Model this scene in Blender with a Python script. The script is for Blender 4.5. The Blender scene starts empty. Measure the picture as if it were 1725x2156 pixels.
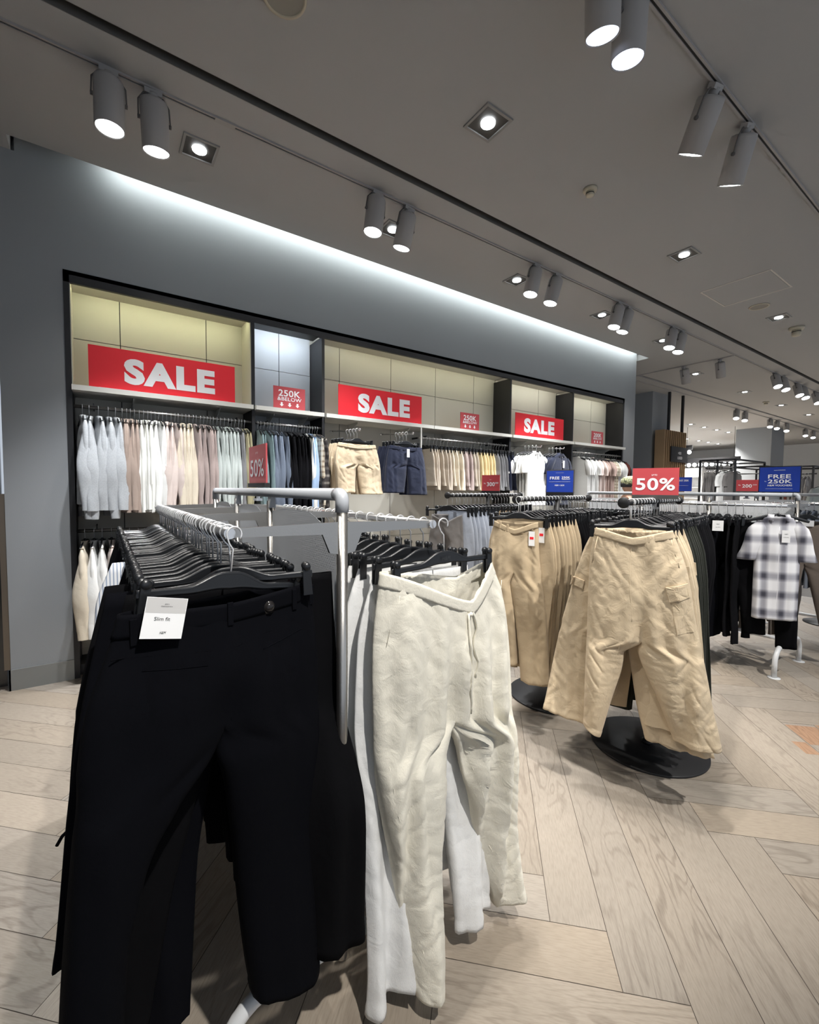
import bpy, math, random
from mathutils import Matrix, Vector, noise
R = math.radians
SC = bpy.context.scene
COL = SC.collection

# ------------------------------------------------------------------ camera, world, exposure
cam_d = bpy.data.cameras.new('camera'); cam = bpy.data.objects.new('camera', cam_d); COL.objects.link(cam)
_yaw, _pit, _rol = R(55.17066), R(2.83708), R(0.479126)
_F0 = Vector((math.cos(_yaw), math.sin(_yaw), 0))
_F = _F0*math.cos(_pit) + Vector((0, 0, -math.sin(_pit)))
_R0 = Vector((math.sin(_yaw), -math.cos(_yaw), 0)); _U0 = _R0.cross(_F)
_c, _s = math.cos(_rol), math.sin(_rol)
_RR = _R0*_c + _U0*_s; _UU = -_R0*_s + _U0*_c; _B = -_F
cam.matrix_world = Matrix(((_RR.x, _UU.x, _B.x, 0), (_RR.y, _UU.y, _B.y, 0), (_RR.z, _UU.z, _B.z, 1.45), (0, 0, 0, 1)))
cam_d.sensor_fit = 'HORIZONTAL'; cam_d.sensor_width = 36.0; cam_d.lens = 36.0*927.66/1725.0
cam_d.clip_start = 0.02; cam_d.clip_end = 200
SC.camera = cam
vs = SC.view_settings
vs.view_transform = 'Standard'; vs.look = 'None'; vs.gamma = 1.0; vs.use_curve_mapping = False
vs.exposure = 0.65
cy = SC.cycles
cy.max_bounces = 5; cy.diffuse_bounces = 3; cy.glossy_bounces = 3; cy.transmission_bounces = 2; cy.transparent_max_bounces = 6
cy.caustics_reflective = False; cy.caustics_refractive = False; cy.adaptive_threshold = 0.07; cy.adaptive_min_samples = 16
wd = bpy.data.worlds.new('world'); SC.world = wd; wd.use_nodes = True
wd.node_tree.nodes['Background'].inputs[0].default_value = (0.80, 0.88, 1.0, 1)
wd.node_tree.nodes['Background'].inputs[1].default_value = 0.40
CEIL = 3.75
WALL = 4.135
SPOT_W = 105.0      # watts of a track head
DOWN_W = 34.0       # watts of a recessed downlight

def area(name, loc, size, size_y, power, color, direction):
    l = bpy.data.lights.new(name, 'AREA'); l.shape = 'RECTANGLE'; l.size = size; l.size_y = size_y
    l.energy = power; l.color = color
    o = bpy.data.objects.new(name, l); COL.objects.link(o); o.location = loc
    o.rotation_euler = Vector(direction).to_track_quat('-Z', 'Y').to_euler(); return o
# light strips built into the place: the wall cove and the wall unit's bays (their fittings are built below)
_cv = area('cove_light', (3.85, 4.005, 3.865), 7.55, 0.03, 12, (0.93, 1.0, 0.97), (0, 0.9, -0.5))
area('bay_light', (0.47, 4.19, 2.985), 1.2, 0.03, 3.6, (0.98, 0.97, 0.58), (0, 0.75, -1))
area('bay_light', (1.48, 4.19, 2.985), 0.55, 0.03, 1.6, (0.80, 0.90, 1.0), (0, 0.75, -1))
area('bay_light', (3.18, 4.19, 2.985), 2.5, 0.03, 4.2, (1.0, 0.95, 0.66), (0, 0.75, -1))
area('bay_light', (5.2, 4.19, 2.985), 1.2, 0.03, 2.2, (1.0, 0.95, 0.74), (0, 0.75, -1))
area('bay_light', (6.6, 4.19, 2.985), 1.2, 0.03, 2.0, (1.0, 0.95, 0.74), (0, 0.75, -1))

# ------------------------------------------------------------------ materials
MATS = {}
def _nt(name):
    m = bpy.data.materials.new(name); m.use_nodes = True
    nt = m.node_tree; return m, nt, nt.nodes['Principled BSDF']
def N(nt, t, **k):
    n = nt.nodes.new(t)
    for a, b in k.items():
        if a in n.inputs: n.inputs[a].default_value = b
        else: setattr(n, a, b)
    return n
def mat(name, rgb, rough=0.6, metal=0.0, spec=0.5, bump=0.0, bscale=200.0, emit=None, estr=0, var=0.0):
    m, nt, p = _nt(name)
    p.inputs['Base Color'].default_value = (*rgb, 1); p.inputs['Roughness'].default_value = rough
    p.inputs['Metallic'].default_value = metal; p.inputs['Specular IOR Level'].default_value = spec
    if emit: p.inputs['Emission Color'].default_value = (*emit, 1); p.inputs['Emission Strength'].default_value = estr
    if bump or var:
        tc = N(nt, 'ShaderNodeTexCoord'); nz = N(nt, 'ShaderNodeTexNoise'); nz.inputs['Scale'].default_value = bscale
        nz.inputs['Detail'].default_value = 3
        nt.links.new(tc.outputs['Object'], nz.inputs['Vector'])
        if bump:
            b = N(nt, 'ShaderNodeBump'); b.inputs['Strength'].default_value = bump; b.inputs['Distance'].default_value = 0.002
            nt.links.new(nz.outputs['Fac'], b.inputs['Height']); nt.links.new(b.outputs['Normal'], p.inputs['Normal'])
        if var:
            nz2 = N(nt, 'ShaderNodeTexNoise'); nz2.inputs['Scale'].default_value = 2.2; nz2.inputs['Detail'].default_value = 4
            nt.links.new(tc.outputs['Object'], nz2.inputs['Vector'])
            mx = N(nt, 'ShaderNodeMix', data_type='RGBA'); mx.inputs['A'].default_value = (*[c*(1-var) for c in rgb], 1)
            mx.inputs['B'].default_value = (*[min(1, c*(1+var)) for c in rgb], 1)
            nt.links.new(nz2.outputs['Fac'], mx.inputs['Factor']); nt.links.new(mx.outputs['Result'], p.inputs['Base Color'])
    MATS[name] = m; return m
def fabric(name, rgb, weave=260.0, var=0.10, rough=0.92, stretch=4.0, bump=0.35, crumple=0.3, heather=0.0, sheen=0.1):
    """woven cloth: fine thread bump, soft crumples, slight tone change from garment to garment"""
    m, nt, p = _nt(name)
    tc = N(nt, 'ShaderNodeTexCoord'); mp = N(nt, 'ShaderNodeMapping'); mp.inputs['Scale'].default_value = (stretch, stretch, 1)
    nt.links.new(tc.outputs['Object'], mp.inputs['Vector'])
    n1 = N(nt, 'ShaderNodeTexNoise'); n1.inputs['Scale'].default_value = weave; n1.inputs['Detail'].default_value = 2
    nt.links.new(mp.outputs['Vector'], n1.inputs['Vector'])
    n2 = N(nt, 'ShaderNodeTexNoise'); n2.inputs['Scale'].default_value = 19; n2.inputs['Detail'].default_value = 5
    n2.inputs['Distortion'].default_value = 0.8
    nt.links.new(tc.outputs['Object'], n2.inputs['Vector'])
    b1 = N(nt, 'ShaderNodeBump'); b1.inputs['Strength'].default_value = bump; b1.inputs['Distance'].default_value = 0.001
    b2 = N(nt, 'ShaderNodeBump'); b2.inputs['Strength'].default_value = crumple; b2.inputs['Distance'].default_value = 0.008
    nt.links.new(n2.outputs['Fac'], b2.inputs['Height']); nt.links.new(n1.outputs['Fac'], b1.inputs['Height'])
    nt.links.new(b2.outputs['Normal'], b1.inputs['Normal']); nt.links.new(b1.outputs['Normal'], p.inputs['Normal'])
    oi = N(nt, 'ShaderNodeObjectInfo')
    hs = N(nt, 'ShaderNodeHueSaturation'); hs.inputs['Color'].default_value = (*rgb, 1)
    mr = N(nt, 'ShaderNodeMapRange'); mr.inputs['To Min'].default_value = 1-var; mr.inputs['To Max'].default_value = 1+var
    nt.links.new(oi.outputs['Random'], mr.inputs['Value']); nt.links.new(mr.outputs['Result'], hs.inputs['Value'])
    mx = N(nt, 'ShaderNodeMix', data_type='RGBA', blend_type='MULTIPLY'); mx.inputs['Factor'].default_value = 0.25+heather
    nt.links.new(hs.outputs['Color'], mx.inputs['A'])
    cr = N(nt, 'ShaderNodeMapRange'); cr.inputs['To Min'].default_value = 0.6; cr.inputs['To Max'].default_value = 1.25
    nt.links.new(n1.outputs['Fac'], cr.inputs['Value']); nt.links.new(cr.outputs['Result'], mx.inputs['B'])
    nt.links.new(mx.outputs['Result'], p.inputs['Base Color'])
    p.inputs['Roughness'].default_value = rough; p.inputs['Specular IOR Level'].default_value = 0.2
    p.inputs['Sheen Weight'].default_value = sheen
    if sum(rgb) < 0.1: p.inputs['Specular IOR Level'].default_value = 0.06
    MATS[name] = m; return m
def plaid(name, base, cols, period=0.11, rough=0.9, kz=1.0):
    """checked cloth: soft stripe bands in both directions"""
    m, nt, p = _nt(name)
    tc = N(nt, 'ShaderNodeTexCoord'); sp = N(nt, 'ShaderNodeSeparateXYZ'); nt.links.new(tc.outputs['Object'], sp.inputs[0])
    outs = []
    for ax, ph in (('X', 0.0), ('Z', 0.3)):
        md = N(nt, 'ShaderNodeMath', operation='MULTIPLY_ADD'); md.inputs[1].default_value = 2*math.pi/(period*(kz if ax == 'Z' else 1)); md.inputs[2].default_value = ph
        nt.links.new(sp.outputs[ax], md.inputs[0])
        sn = N(nt, 'ShaderNodeMath', operation='SINE'); nt.links.new(md.outputs[0], sn.inputs[0])
        rp = N(nt, 'ShaderNodeMapRange'); rp.inputs['From Min'].default_value = -0.2; rp.inputs['From Max'].default_value = 0.9
        nt.links.new(sn.outputs[0], rp.inputs['Value']); outs.append(rp.outputs['Result'])
    ad = N(nt, 'ShaderNodeMath', operation='ADD'); nt.links.new(outs[0], ad.inputs[0]); nt.links.new(outs[1], ad.inputs[1])
    hf = N(nt, 'ShaderNodeMath', operation='MULTIPLY'); hf.inputs[1].default_value = 0.5; nt.links.new(ad.outputs[0], hf.inputs[0])
    cr = N(nt, 'ShaderNodeValToRGB'); e = cr.color_ramp.elements
    e[0].color = (*base, 1); e[1].color = (*cols[-1], 1)
    if len(cols) > 1:
        x = e.new(0.5); x.color = (*cols[0], 1)
    nt.links.new(hf.outputs[0], cr.inputs[0]); nt.links.new(cr.outputs[0], p.inputs['Base Color'])
    p.inputs['Roughness'].default_value = rough; p.inputs['Specular IOR Level'].default_value = 0.2
    MATS[name] = m; return m
def stripes(name, a, b, period=0.012, axis='X'):
    m, nt, p = _nt(name)
    tc = N(nt, 'ShaderNodeTexCoord'); sp = N(nt, 'ShaderNodeSeparateXYZ'); nt.links.new(tc.outputs['Object'], sp.inputs[0])
    md = N(nt, 'ShaderNodeMath', operation='MULTIPLY'); md.inputs[1].default_value = 2*math.pi/period
    nt.links.new(sp.outputs[axis], md.inputs[0]); sn = N(nt, 'ShaderNodeMath', operation='SINE'); nt.links.new(md.outputs[0], sn.inputs[0])
    rp = N(nt, 'ShaderNodeMapRange'); rp.inputs['From Min'].default_value = 0.2; rp.inputs['From Max'].default_value = 0.7
    nt.links.new(sn.outputs[0], rp.inputs['Value'])
    mx = N(nt, 'ShaderNodeMix', data_type='RGBA'); mx.inputs['A'].default_value = (*a, 1); mx.inputs['B'].default_value = (*b, 1)
    nt.links.new(rp.outputs['Result'], mx.inputs['Factor']); nt.links.new(mx.outputs['Result'], p.inputs['Base Color'])
    p.inputs['Roughness'].default_value = 0.9; MATS[name] = m; return m
def perforated(name, rgb, scale=70.0):
    """painted sheet metal with a grid of small punched holes"""
    m, nt, p = _nt(name)
    tc = N(nt, 'ShaderNodeTexCoord'); mp = N(nt, 'ShaderNodeMapping'); mp.inputs['Rotation'].default_value = (R(45), 0, 0)
    mp.inputs['Scale'].default_value = (0, scale*1.0, scale*1.0)
    nt.links.new(tc.outputs['Object'], mp.inputs['Vector'])
    vo = N(nt, 'ShaderNodeTexVoronoi'); vo.inputs['Scale'].default_value = 1.6; vo.inputs['Randomness'].default_value = 0.0
    nt.links.new(mp.outputs['Vector'], vo.inputs['Vector'])
    lt = N(nt, 'ShaderNodeMath', operation='LESS_THAN'); lt.inputs[1].default_value = 0.24; nt.links.new(vo.outputs['Distance'], lt.inputs[0])
    tr = N(nt, 'ShaderNodeBsdfTransparent'); ms = N(nt, 'ShaderNodeMixShader')
    nt.links.new(lt.outputs[0], ms.inputs[0]); nt.links.new(p.outputs[0], ms.inputs[1]); nt.links.new(tr.outputs[0], ms.inputs[2])
    nt.links.new(ms.outputs[0], nt.nodes['Material Output'].inputs['Surface'])
    p.inputs['Base Color'].default_value = (*rgb, 1); p.inputs['Roughness'].default_value = 0.4; p.inputs['Metallic'].default_value = 0.0
    MATS[name] = m; return m
def wood(name, a, b, rough=0.45, grain=(1.6, 34.0), planks=True):
    """oak boards: the UV map runs along each board, the corner colour 'tone' differs per board"""
    m, nt, p = _nt(name)
    uv = N(nt, 'ShaderNodeUVMap'); at = N(nt, 'ShaderNodeAttribute'); at.attribute_name = 'tone'
    mp = N(nt, 'ShaderNodeMapping'); mp.inputs['Scale'].default_value = (1.5, 6.5, 1)
    nt.links.new(uv.outputs[0], mp.inputs['Vector'])
    n0 = N(nt, 'ShaderNodeTexNoise'); n0.inputs['Scale'].default_value = 1.1; n0.inputs['Detail'].default_value = 2.2
    n0.inputs['Distortion'].default_value = 0.5
    nt.links.new(mp.outputs['Vector'], n0.inputs['Vector'])
    # growth rings: bands of the slowly changing field
    ml = N(nt, 'ShaderNodeMath', operation='MULTIPLY'); ml.inputs[1].default_value = 70.0; nt.links.new(n0.outputs['Fac'], ml.inputs[0])
    sn = N(nt, 'ShaderNodeMath', operation='SINE'); nt.links.new(ml.outputs[0], sn.inputs[0])
    rr = N(nt, 'ShaderNodeMapRange'); rr.inputs['From Min'].default_value = 0.35; rr.inputs['From Max'].default_value = 1.0
    nt.links.new(sn.outputs[0], rr.inputs['Value'])
    mp2 = N(nt, 'ShaderNodeMapping'); mp2.inputs['Scale'].default_value = (22, 190, 1); nt.links.new(uv.outputs[0], mp2.inputs['Vector'])
    n1 = N(nt, 'ShaderNodeTexNoise'); n1.inputs['Scale'].default_value = 1.2; n1.inputs['Detail'].default_value = 5
    nt.links.new(mp2.outputs['Vector'], n1.inputs['Vector'])
    r1 = N(nt, 'ShaderNodeMapRange'); r1.inputs['From Min'].default_value = 0.42; r1.inputs['From Max'].default_value = 0.72
    nt.links.new(n1.outputs['Fac'], r1.inputs['Value'])
    # patches where the rings show strongly
    n3 = N(nt, 'ShaderNodeTexNoise'); n3.inputs['Scale'].default_value = 1.3; n3.inputs['Detail'].default_value = 1
    nt.links.new(uv.outputs[0], n3.inputs['Vector'])
    r3 = N(nt, 'ShaderNodeMapRange'); r3.inputs['From Min'].default_value = 0.40; r3.inputs['From Max'].default_value = 0.66; r3.inputs['To Min'].default_value = 0.03; r3.inputs['To Max'].default_value = 0.62
    nt.links.new(n3.outputs['Fac'], r3.inputs['Value'])
    mA = N(nt, 'ShaderNodeMath', operation='MULTIPLY'); nt.links.new(rr.outputs[0], mA.inputs[0]); nt.links.new(r3.outputs[0], mA.inputs[1])
    mB = N(nt, 'ShaderNodeMath', operation='MULTIPLY'); mB.inputs[1].default_value = 0.38; nt.links.new(r1.outputs[0], mB.inputs[0])
    mC = N(nt, 'ShaderNodeMath', operation='ADD'); mC.use_clamp = True; nt.links.new(mA.outputs[0], mC.inputs[0]); nt.links.new(mB.outputs[0], mC.inputs[1])
    mx = N(nt, 'ShaderNodeMix', data_type='RGBA'); mx.inputs['A'].default_value = (*a, 1); mx.inputs['B'].default_value = (*b, 1)
    nt.links.new(mC.outputs[0], mx.inputs['Factor'])
    mt = N(nt, 'ShaderNodeMix', data_type='RGBA', blend_type='MULTIPLY'); mt.inputs['Factor'].default_value = 1.0
    nt.links.new(mx.outputs['Result'], mt.inputs['A']); nt.links.new(at.outputs['Color'], mt.inputs['B'])
    nt.links.new(mt.outputs['Result'], p.inputs['Base Color'])
    bp = N(nt, 'ShaderNodeBump'); bp.inputs['Strength'].default_value = 0.15; bp.inputs['Distance'].default_value = 0.002
    nt.links.new(n1.outputs['Fac'], bp.inputs['Height']); nt.links.new(bp.outputs['Normal'], p.inputs['Normal'])
    p.inputs['Roughness'].default_value = rough; p.inputs['Specular IOR Level'].default_value = 0.4
    MATS[name] = m; return m

M_floor = wood('oak_floor', (0.345, 0.298, 0.245), (0.185, 0.152, 0.122), 0.42)
M_seam = mat('floor_seam', (0.06, 0.045, 0.035), 0.8)
M_slat = mat('oak_slat', (0.36, 0.24, 0.13), 0.6, bump=0.2, bscale=60, var=0.15)
M_ceil = mat('ceiling_paint', (0.395, 0.397, 0.395), 0.9, bump=0.1, bscale=90)
M_wall = mat('grey_wall_paint', (0.262, 0.275, 0.288), 0.85, bump=0.15, bscale=120)
M_base = mat('baseboard_grey', (0.20, 0.205, 0.20), 0.55)
M_bronze = mat('bronze_trim', (0.16, 0.13, 0.10), 0.35, metal=0.6)
M_dmir = mat('dark_mirror', (0.035, 0.033, 0.03), 0.12, metal=0.2, spec=0.8)
M_frame = mat('black_laminate', (0.012, 0.012, 0.014), 0.55, bump=0.1, bscale=80)
M_panel = mat('cream_panel', (0.50, 0.485, 0.43), 0.6)
M_panelg = mat('pale_grey_panel', (0.50, 0.52, 0.54), 0.6)
M_shelf = mat('shelf_laminate', (0.72, 0.71, 0.66), 0.5)
M_red = mat('sign_red', (0.80, 0.018, 0.030), 0.45)
M_redp = mat('sign_red_soft', (0.52, 0.075, 0.085), 0.35)
M_blue = mat('sign_blue', (0.020, 0.055, 0.36), 0.35)
M_white = mat('print_white', (0.88, 0.88, 0.90), 0.5)
M_paper = mat('card_white', (0.80, 0.80, 0.80), 0.6)
M_ink = mat('print_black', (0.02, 0.02, 0.02), 0.6)
M_chrome = mat('chrome', (0.80, 0.80, 0.80), 0.22, metal=0.9)
M_wire = mat('bright_wire', (0.85, 0.85, 0.86), 0.30, metal=0.55)
M_steel = mat('brushed_steel', (0.50, 0.48, 0.45), 0.32, metal=1.0, bump=0.15, bscale=300)
M_greym = mat('light_grey_enamel', (0.45, 0.47, 0.50), 0.35)
M_whitem = mat('white_enamel', (0.68, 0.69, 0.70), 0.35)
M_perf = perforated('perforated_panel', (0.80, 0.82, 0.85))
M_hang = mat('black_plastic', (0.010, 0.011, 0.013), 0.33, spec=0.55)
M_blkm = mat('black_powdercoat', (0.010, 0.010, 0.011), 0.5)
M_lamp = mat('lamp_grey', (0.36, 0.35, 0.34), 0.6)
M_glow = mat('lamp_glow', (1, 1, 1), 0.4, emit=(0.93, 0.97, 1.0), estr=9)
M_glow2 = mat('lamp_reflector', (0.6, 0.65, 0.8), 0.2, emit=(0.62, 0.74, 1.0), estr=2.2)
M_led = mat('led_strip', (1, 1, 1), 0.4, emit=(0.95, 1.0, 0.98), estr=8)
M_trimw = mat('downlight_trim', (0.30, 0.30, 0.29), 0.6)
M_baffle = mat('downlight_baffle', (0.055, 0.052, 0.048), 0.5)
M_ivory = mat('ivory_plastic', (0.50, 0.46, 0.36), 0.5)
M_grille = mat('speaker_grille', (0.30, 0.285, 0.25), 0.8)
M_groove = mat('groove_dark', (0.15, 0.145, 0.135), 0.8)
M_track = mat('track_grey', (0.10, 0.098, 0.095), 0.5)
M_skin = mat('skin', (0.42, 0.25, 0.17), 0.6)
# cloth
F = {}
F['black'] = fabric('black_denim', (0.0026, 0.0028, 0.0042), var=0.3, sheen=0.0, crumple=0.15)
F['black2'] = fabric('black_twill', (0.005, 0.005, 0.006), var=0.3, sheen=0.0)
F['linen'] = fabric('cream_linen', (0.74, 0.705, 0.605), var=0.03, crumple=0.6, bump=0.6, weave=180)
F['linenw'] = fabric('white_linen', (0.76, 0.76, 0.75), var=0.05, crumple=0.40, bump=0.5, weave=180)
F['khaki'] = fabric('khaki_cotton', (0.45, 0.355, 0.235), var=0.06, crumple=0.35)
F['sand'] = fabric('sand_cotton', (0.60, 0.485, 0.335), var=0.06, crumple=0.7)
F['olive'] = fabric('dark_green_cotton', (0.018, 0.020, 0.016), var=0.2)
F['heather'] = fabric('grey_heather', (0.42, 0.44, 0.46), weave=120, stretch=1, var=0.05, heather=0.3)
F['taupe'] = fabric('taupe_cotton', (0.33, 0.26, 0.22), var=0.12)
F['white'] = fabric('white_cotton', (0.74, 0.74, 0.72), var=0.05)
F['blush'] = fabric('blush_cotton', (0.60, 0.51, 0.47), var=0.06)
F['cream'] = fabric('cream_cotton', (0.62, 0.55, 0.44), var=0.06)
F['mauve'] = fabric('dusty_mauve_cotton', (0.36, 0.29, 0.27), var=0.12)
F['mist'] = fabric('mist_green_cotton', (0.44, 0.48, 0.46), var=0.08)
F['grey'] = fabric('mid_grey_cotton', (0.17, 0.17, 0.175), var=0.15)
F['dust'] = fabric('olive_khaki_cotton', (0.27, 0.245, 0.15), var=0.08)
F['teal'] = fabric('teal_grey_cotton', (0.15, 0.21, 0.22), var=0.1)
F['slate'] = fabric('slate_blue_cotton', (0.12, 0.145, 0.19), var=0.1)
F['navy'] = fabric('navy_cotton', (0.022, 0.026, 0.045), var=0.15)
F['sky'] = fabric('sky_blue_cotton', (0.36, 0.50, 0.72), var=0.05)
F['stone'] = fabric('stone_cotton', (0.44, 0.38, 0.31), var=0.08)
F['butter'] = fabric('butter_cotton', (0.62, 0.50, 0.28), var=0.06)
F['bluegrey'] = fabric('blue_grey_denim', (0.32, 0.35, 0.41), var=0.08, heather=0.2)
F['greyjean'] = fabric('washed_grey_denim', (0.16, 0.15, 0.145), var=0.1, heather=0.2)
F['brown'] = fabric('brown_grey_twill', (0.145, 0.118, 0.10), var=0.1)
F['rust'] = fabric('rust_cotton', (0.12, 0.035, 0.025), var=0.1)
F['pink'] = fabric('dusty_pink_cotton', (0.42, 0.31, 0.27), var=0.15)
F['bstripe'] = stripes('blue_striped_cotton', (0.75, 0.77, 0.80), (0.30, 0.36, 0.48), 0.009)
F['seer'] = stripes('white_seersucker', (0.76, 0.76, 0.73), (0.50, 0.50, 0.46), 0.030, 'Y')
F['plaid'] = plaid('grey_white_check', (0.78, 0.78, 0.80), [(0.36, 0.36, 0.40), (0.06, 0.06, 0.08)], 0.115, kz=1.25)
F['dplaid'] = plaid('dark_check', (0.030, 0.026, 0.026), [(0.09, 0.08, 0.075), (0.42, 0.39, 0.34)], 0.07)
F['tplaid'] = plaid('beige_check', (0.62, 0.57, 0.48), [(0.50, 0.44, 0.34), (0.25, 0.19, 0.14)], 0.05)

# ------------------------------------------------------------------ mesh helpers
class MB:
    def __init__(s): s.v = []; s.f = []; s.sm = []
    def add(s, vs_, fs, smooth=True, M=None):
        b = len(s.v)
        if M is not None: vs_ = [M @ Vector(v) for v in vs_]
        s.v += [tuple(v) for v in vs_]
        for f in fs: s.f.append(tuple(i+b for i in f)); s.sm.append(smooth)
        return s
    def box(s, x0, x1, y0, y1, z0, z1, M=None):
        v = [(x, y, z) for z in (z0, z1) for y in (y0, y1) for x in (x0, x1)]
        return s.add(v, [(0, 2, 3, 1), (4, 5, 7, 6), (0, 1, 5, 4), (2, 6, 7, 3), (0, 4, 6, 2), (1, 3, 7, 5)], False, M)
    def tube(s, pts, r, n=10, caps=True, M=None, sx=1.0):
        pts = [Vector(p) for p in pts]; k = len(pts); rs = r if isinstance(r, (list, tuple)) else [r]*k
        vs_, fs = [], []; prev = None
        for i, p in enumerate(pts):
            t = (pts[min(i+1, k-1)]-pts[max(i-1, 0)]).normalized()
            if prev is None:
                a = Vector((0, 0, 1)) if abs(t.z) < 0.9 else Vector((1, 0, 0)); u = t.cross(a).normalized()
            else: u = (prev - t*prev.dot(t)).normalized()
            prev = u; w = t.cross(u)
            for j in range(n):
                a = 2*math.pi*j/n; vs_.append(p+(u*math.cos(a)*sx+w*math.sin(a))*rs[i])
        for i in range(k-1):
            for j in range(n): fs.append((i*n+j, i*n+(j+1) % n, (i+1)*n+(j+1) % n, (i+1)*n+j))
        s.add(vs_, fs, True, M)
        if caps:
            b = len(s.v)-k*n
            s.f.append(tuple(b+j for j in reversed(range(n)))); s.sm.append(False)
            s.f.append(tuple(b+(k-1)*n+j for j in range(n))); s.sm.append(False)
        return s
    def lathe(s, prof, n=24, M=None, smooth=True):
        vs_, fs = [], []
        for r, z in prof:
            for j in range(n): a = 2*math.pi*j/n; vs_.append((r*math.cos(a), r*math.sin(a), z))
        for i in range(len(prof)-1):
            for j in range(n): fs.append((i*n+j, i*n+(j+1) % n, (i+1)*n+(j+1) % n, (i+1)*n+j))
        s.add(vs_, fs, smooth, M); b = len(s.v)-len(prof)*n
        if prof[0][0] > 1e-6: s.f.append(tuple(b+j for j in reversed(range(n)))); s.sm.append(False)
        if prof[-1][0] > 1e-6: s.f.append(tuple(b+(len(prof)-1)*n+j for j in range(n))); s.sm.append(False)
        return s
    def prism(s, poly, y0, y1, M=None, smooth=False):
        """poly in x,z extruded along y"""
        n = len(poly); vs_ = [(x, y0, z) for x, z in poly]+[(x, y1, z) for x, z in poly]
        fs = [tuple(range(n)), tuple(range(2*n-1, n-1, -1))]+[(i, i+n, (i+1) % n+n, (i+1) % n) for i in range(n)]
        return s.add(vs_, fs, smooth, M)
    def mesh(s, name, m, bevel=0):
        me = bpy.data.meshes.new(name); me.from_pydata(s.v, [], s.f); me.update()
        me.polygons.foreach_set('use_smooth', s.sm); me.materials.append(m); return me
def obj(name, mb, m, parent=None, loc=None, bevel=0.0):
    me = mb.mesh(name, m) if isinstance(mb, MB) else mb
    o = bpy.data.objects.new(name, me); COL.objects.link(o)
    if parent: o.parent = parent
    if loc: o.location = loc
    if bevel:
        b = o.modifiers.new('bevel', 'BEVEL'); b.width = bevel; b.segments = 2; b.limit_method = 'ANGLE'; b.angle_limit = R(40)
    return o
def tag(o, label, cat, group=None, kind=None):
    o['label'] = label; o['category'] = cat
    if group: o['group'] = group
    if kind: o['kind'] = kind
    return o
def thing(name, label, cat, loc=(0, 0, 0), rotz=0.0, group=None):
    o = bpy.data.objects.new(name, None); COL.objects.link(o); o.empty_display_size = 0.05
    o.location = loc; o.rotation_euler = (0, 0, rotz); return tag(o, label, cat, group)
def struct(name, mb, m, **k):
    o = obj(name, mb, m, **k); o['kind'] = 'structure'; return o
def dup(root, loc=None, rot=None, label=None, group=None, cat=None):
    r = root.copy(); COL.objects.link(r)
    if loc is not None: r.location = loc
    if rot is not None: r.rotation_euler = rot
    if label: r['label'] = label
    if group: r['group'] = group
    if cat: r['category'] = cat
    for ch in list(root.children):
        c = ch.copy(); COL.objects.link(c); c.parent = r
        for g in list(ch.children):
            d = g.copy(); COL.objects.link(d); d.parent = c
    return r
def Tr(x, y, z): return Matrix.Translation((x, y, z))
ONES = ['', 'first', 'second', 'third', 'fourth', 'fifth', 'sixth', 'seventh', 'eighth', 'ninth', 'tenth', 'eleventh', 'twelfth', 'thirteenth',
        'fourteenth', 'fifteenth', 'sixteenth', 'seventeenth', 'eighteenth', 'nineteenth']
def ordn(n):
    if n < 20: return ONES[n]
    t = {2: 'twent', 3: 'thirt', 4: 'fort', 5: 'fift', 6: 'sixt'}[n//10]
    return t+'ieth' if n % 10 == 0 else t+'y-'+ONES[n % 10]
def smooth(t): t = max(0.0, min(1.0, t)); return t*t*(3-2*t)
def interp(tab, z):
    """tab: rows (z, a, b, ...) in order of falling z"""
    if z >= tab[0][0]: return tab[0][1:]
    for p, q in zip(tab, tab[1:]):
        if z >= q[0]:
            k = (p[0]-z)/max(1e-9, p[0]-q[0]); return tuple(a+(b-a)*k for a, b in zip(p[1:], q[1:]))
    return tab[-1][1:]
def nz(x, y, z): return noise.noise(Vector((x, y, z)))
_fontcache = {}
def text_mesh(s, w, h, bold=0.0, depth=0.0008, shear=0.0):
    """flat lettering fitted to w x h, centred, standing in the XZ plane and facing -Y"""
    key = (s, w, h, bold, depth, shear)
    if key in _fontcache: return _fontcache[key]
    c = bpy.data.curves.new('lettering', 'FONT'); c.body = s; c.align_x = 'CENTER'; c.align_y = 'CENTER'; c.offset = bold
    c.space_character = 1.0+bold*2.6; c.resolution_u = 4; c.extrude = 0.0; c.shear = shear
    o = bpy.data.objects.new('lettering_source', c); COL.objects.link(o)
    dg = bpy.context.evaluated_depsgraph_get(); me = bpy.data.meshes.new_from_object(o.evaluated_get(dg))
    bpy.data.objects.remove(o); bpy.data.curves.remove(c)
    xs = [v.co.x for v in me.vertices]; ys = [v.co.y for v in me.vertices]
    cx, cy = (min(xs)+max(xs))/2, (min(ys)+max(ys))/2; kx = w/(max(xs)-min(xs)); ky = h/(max(ys)-min(ys))
    for v in me.vertices: v.co = ((v.co.x-cx)*kx, 0, (v.co.y-cy)*ky)
    me.name = 'lettering'; _fontcache[key] = me; return me
def letters(s, w, h, m, parent, x, z, y=-0.0015, bold=0.0, shear=0.0, name='lettering'):
    me = text_mesh(s, w, h, bold, shear=shear)
    me = me.copy(); me.materials.clear(); me.materials.append(m)
    return obj(name, me, m, parent, (x, y, z))


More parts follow.
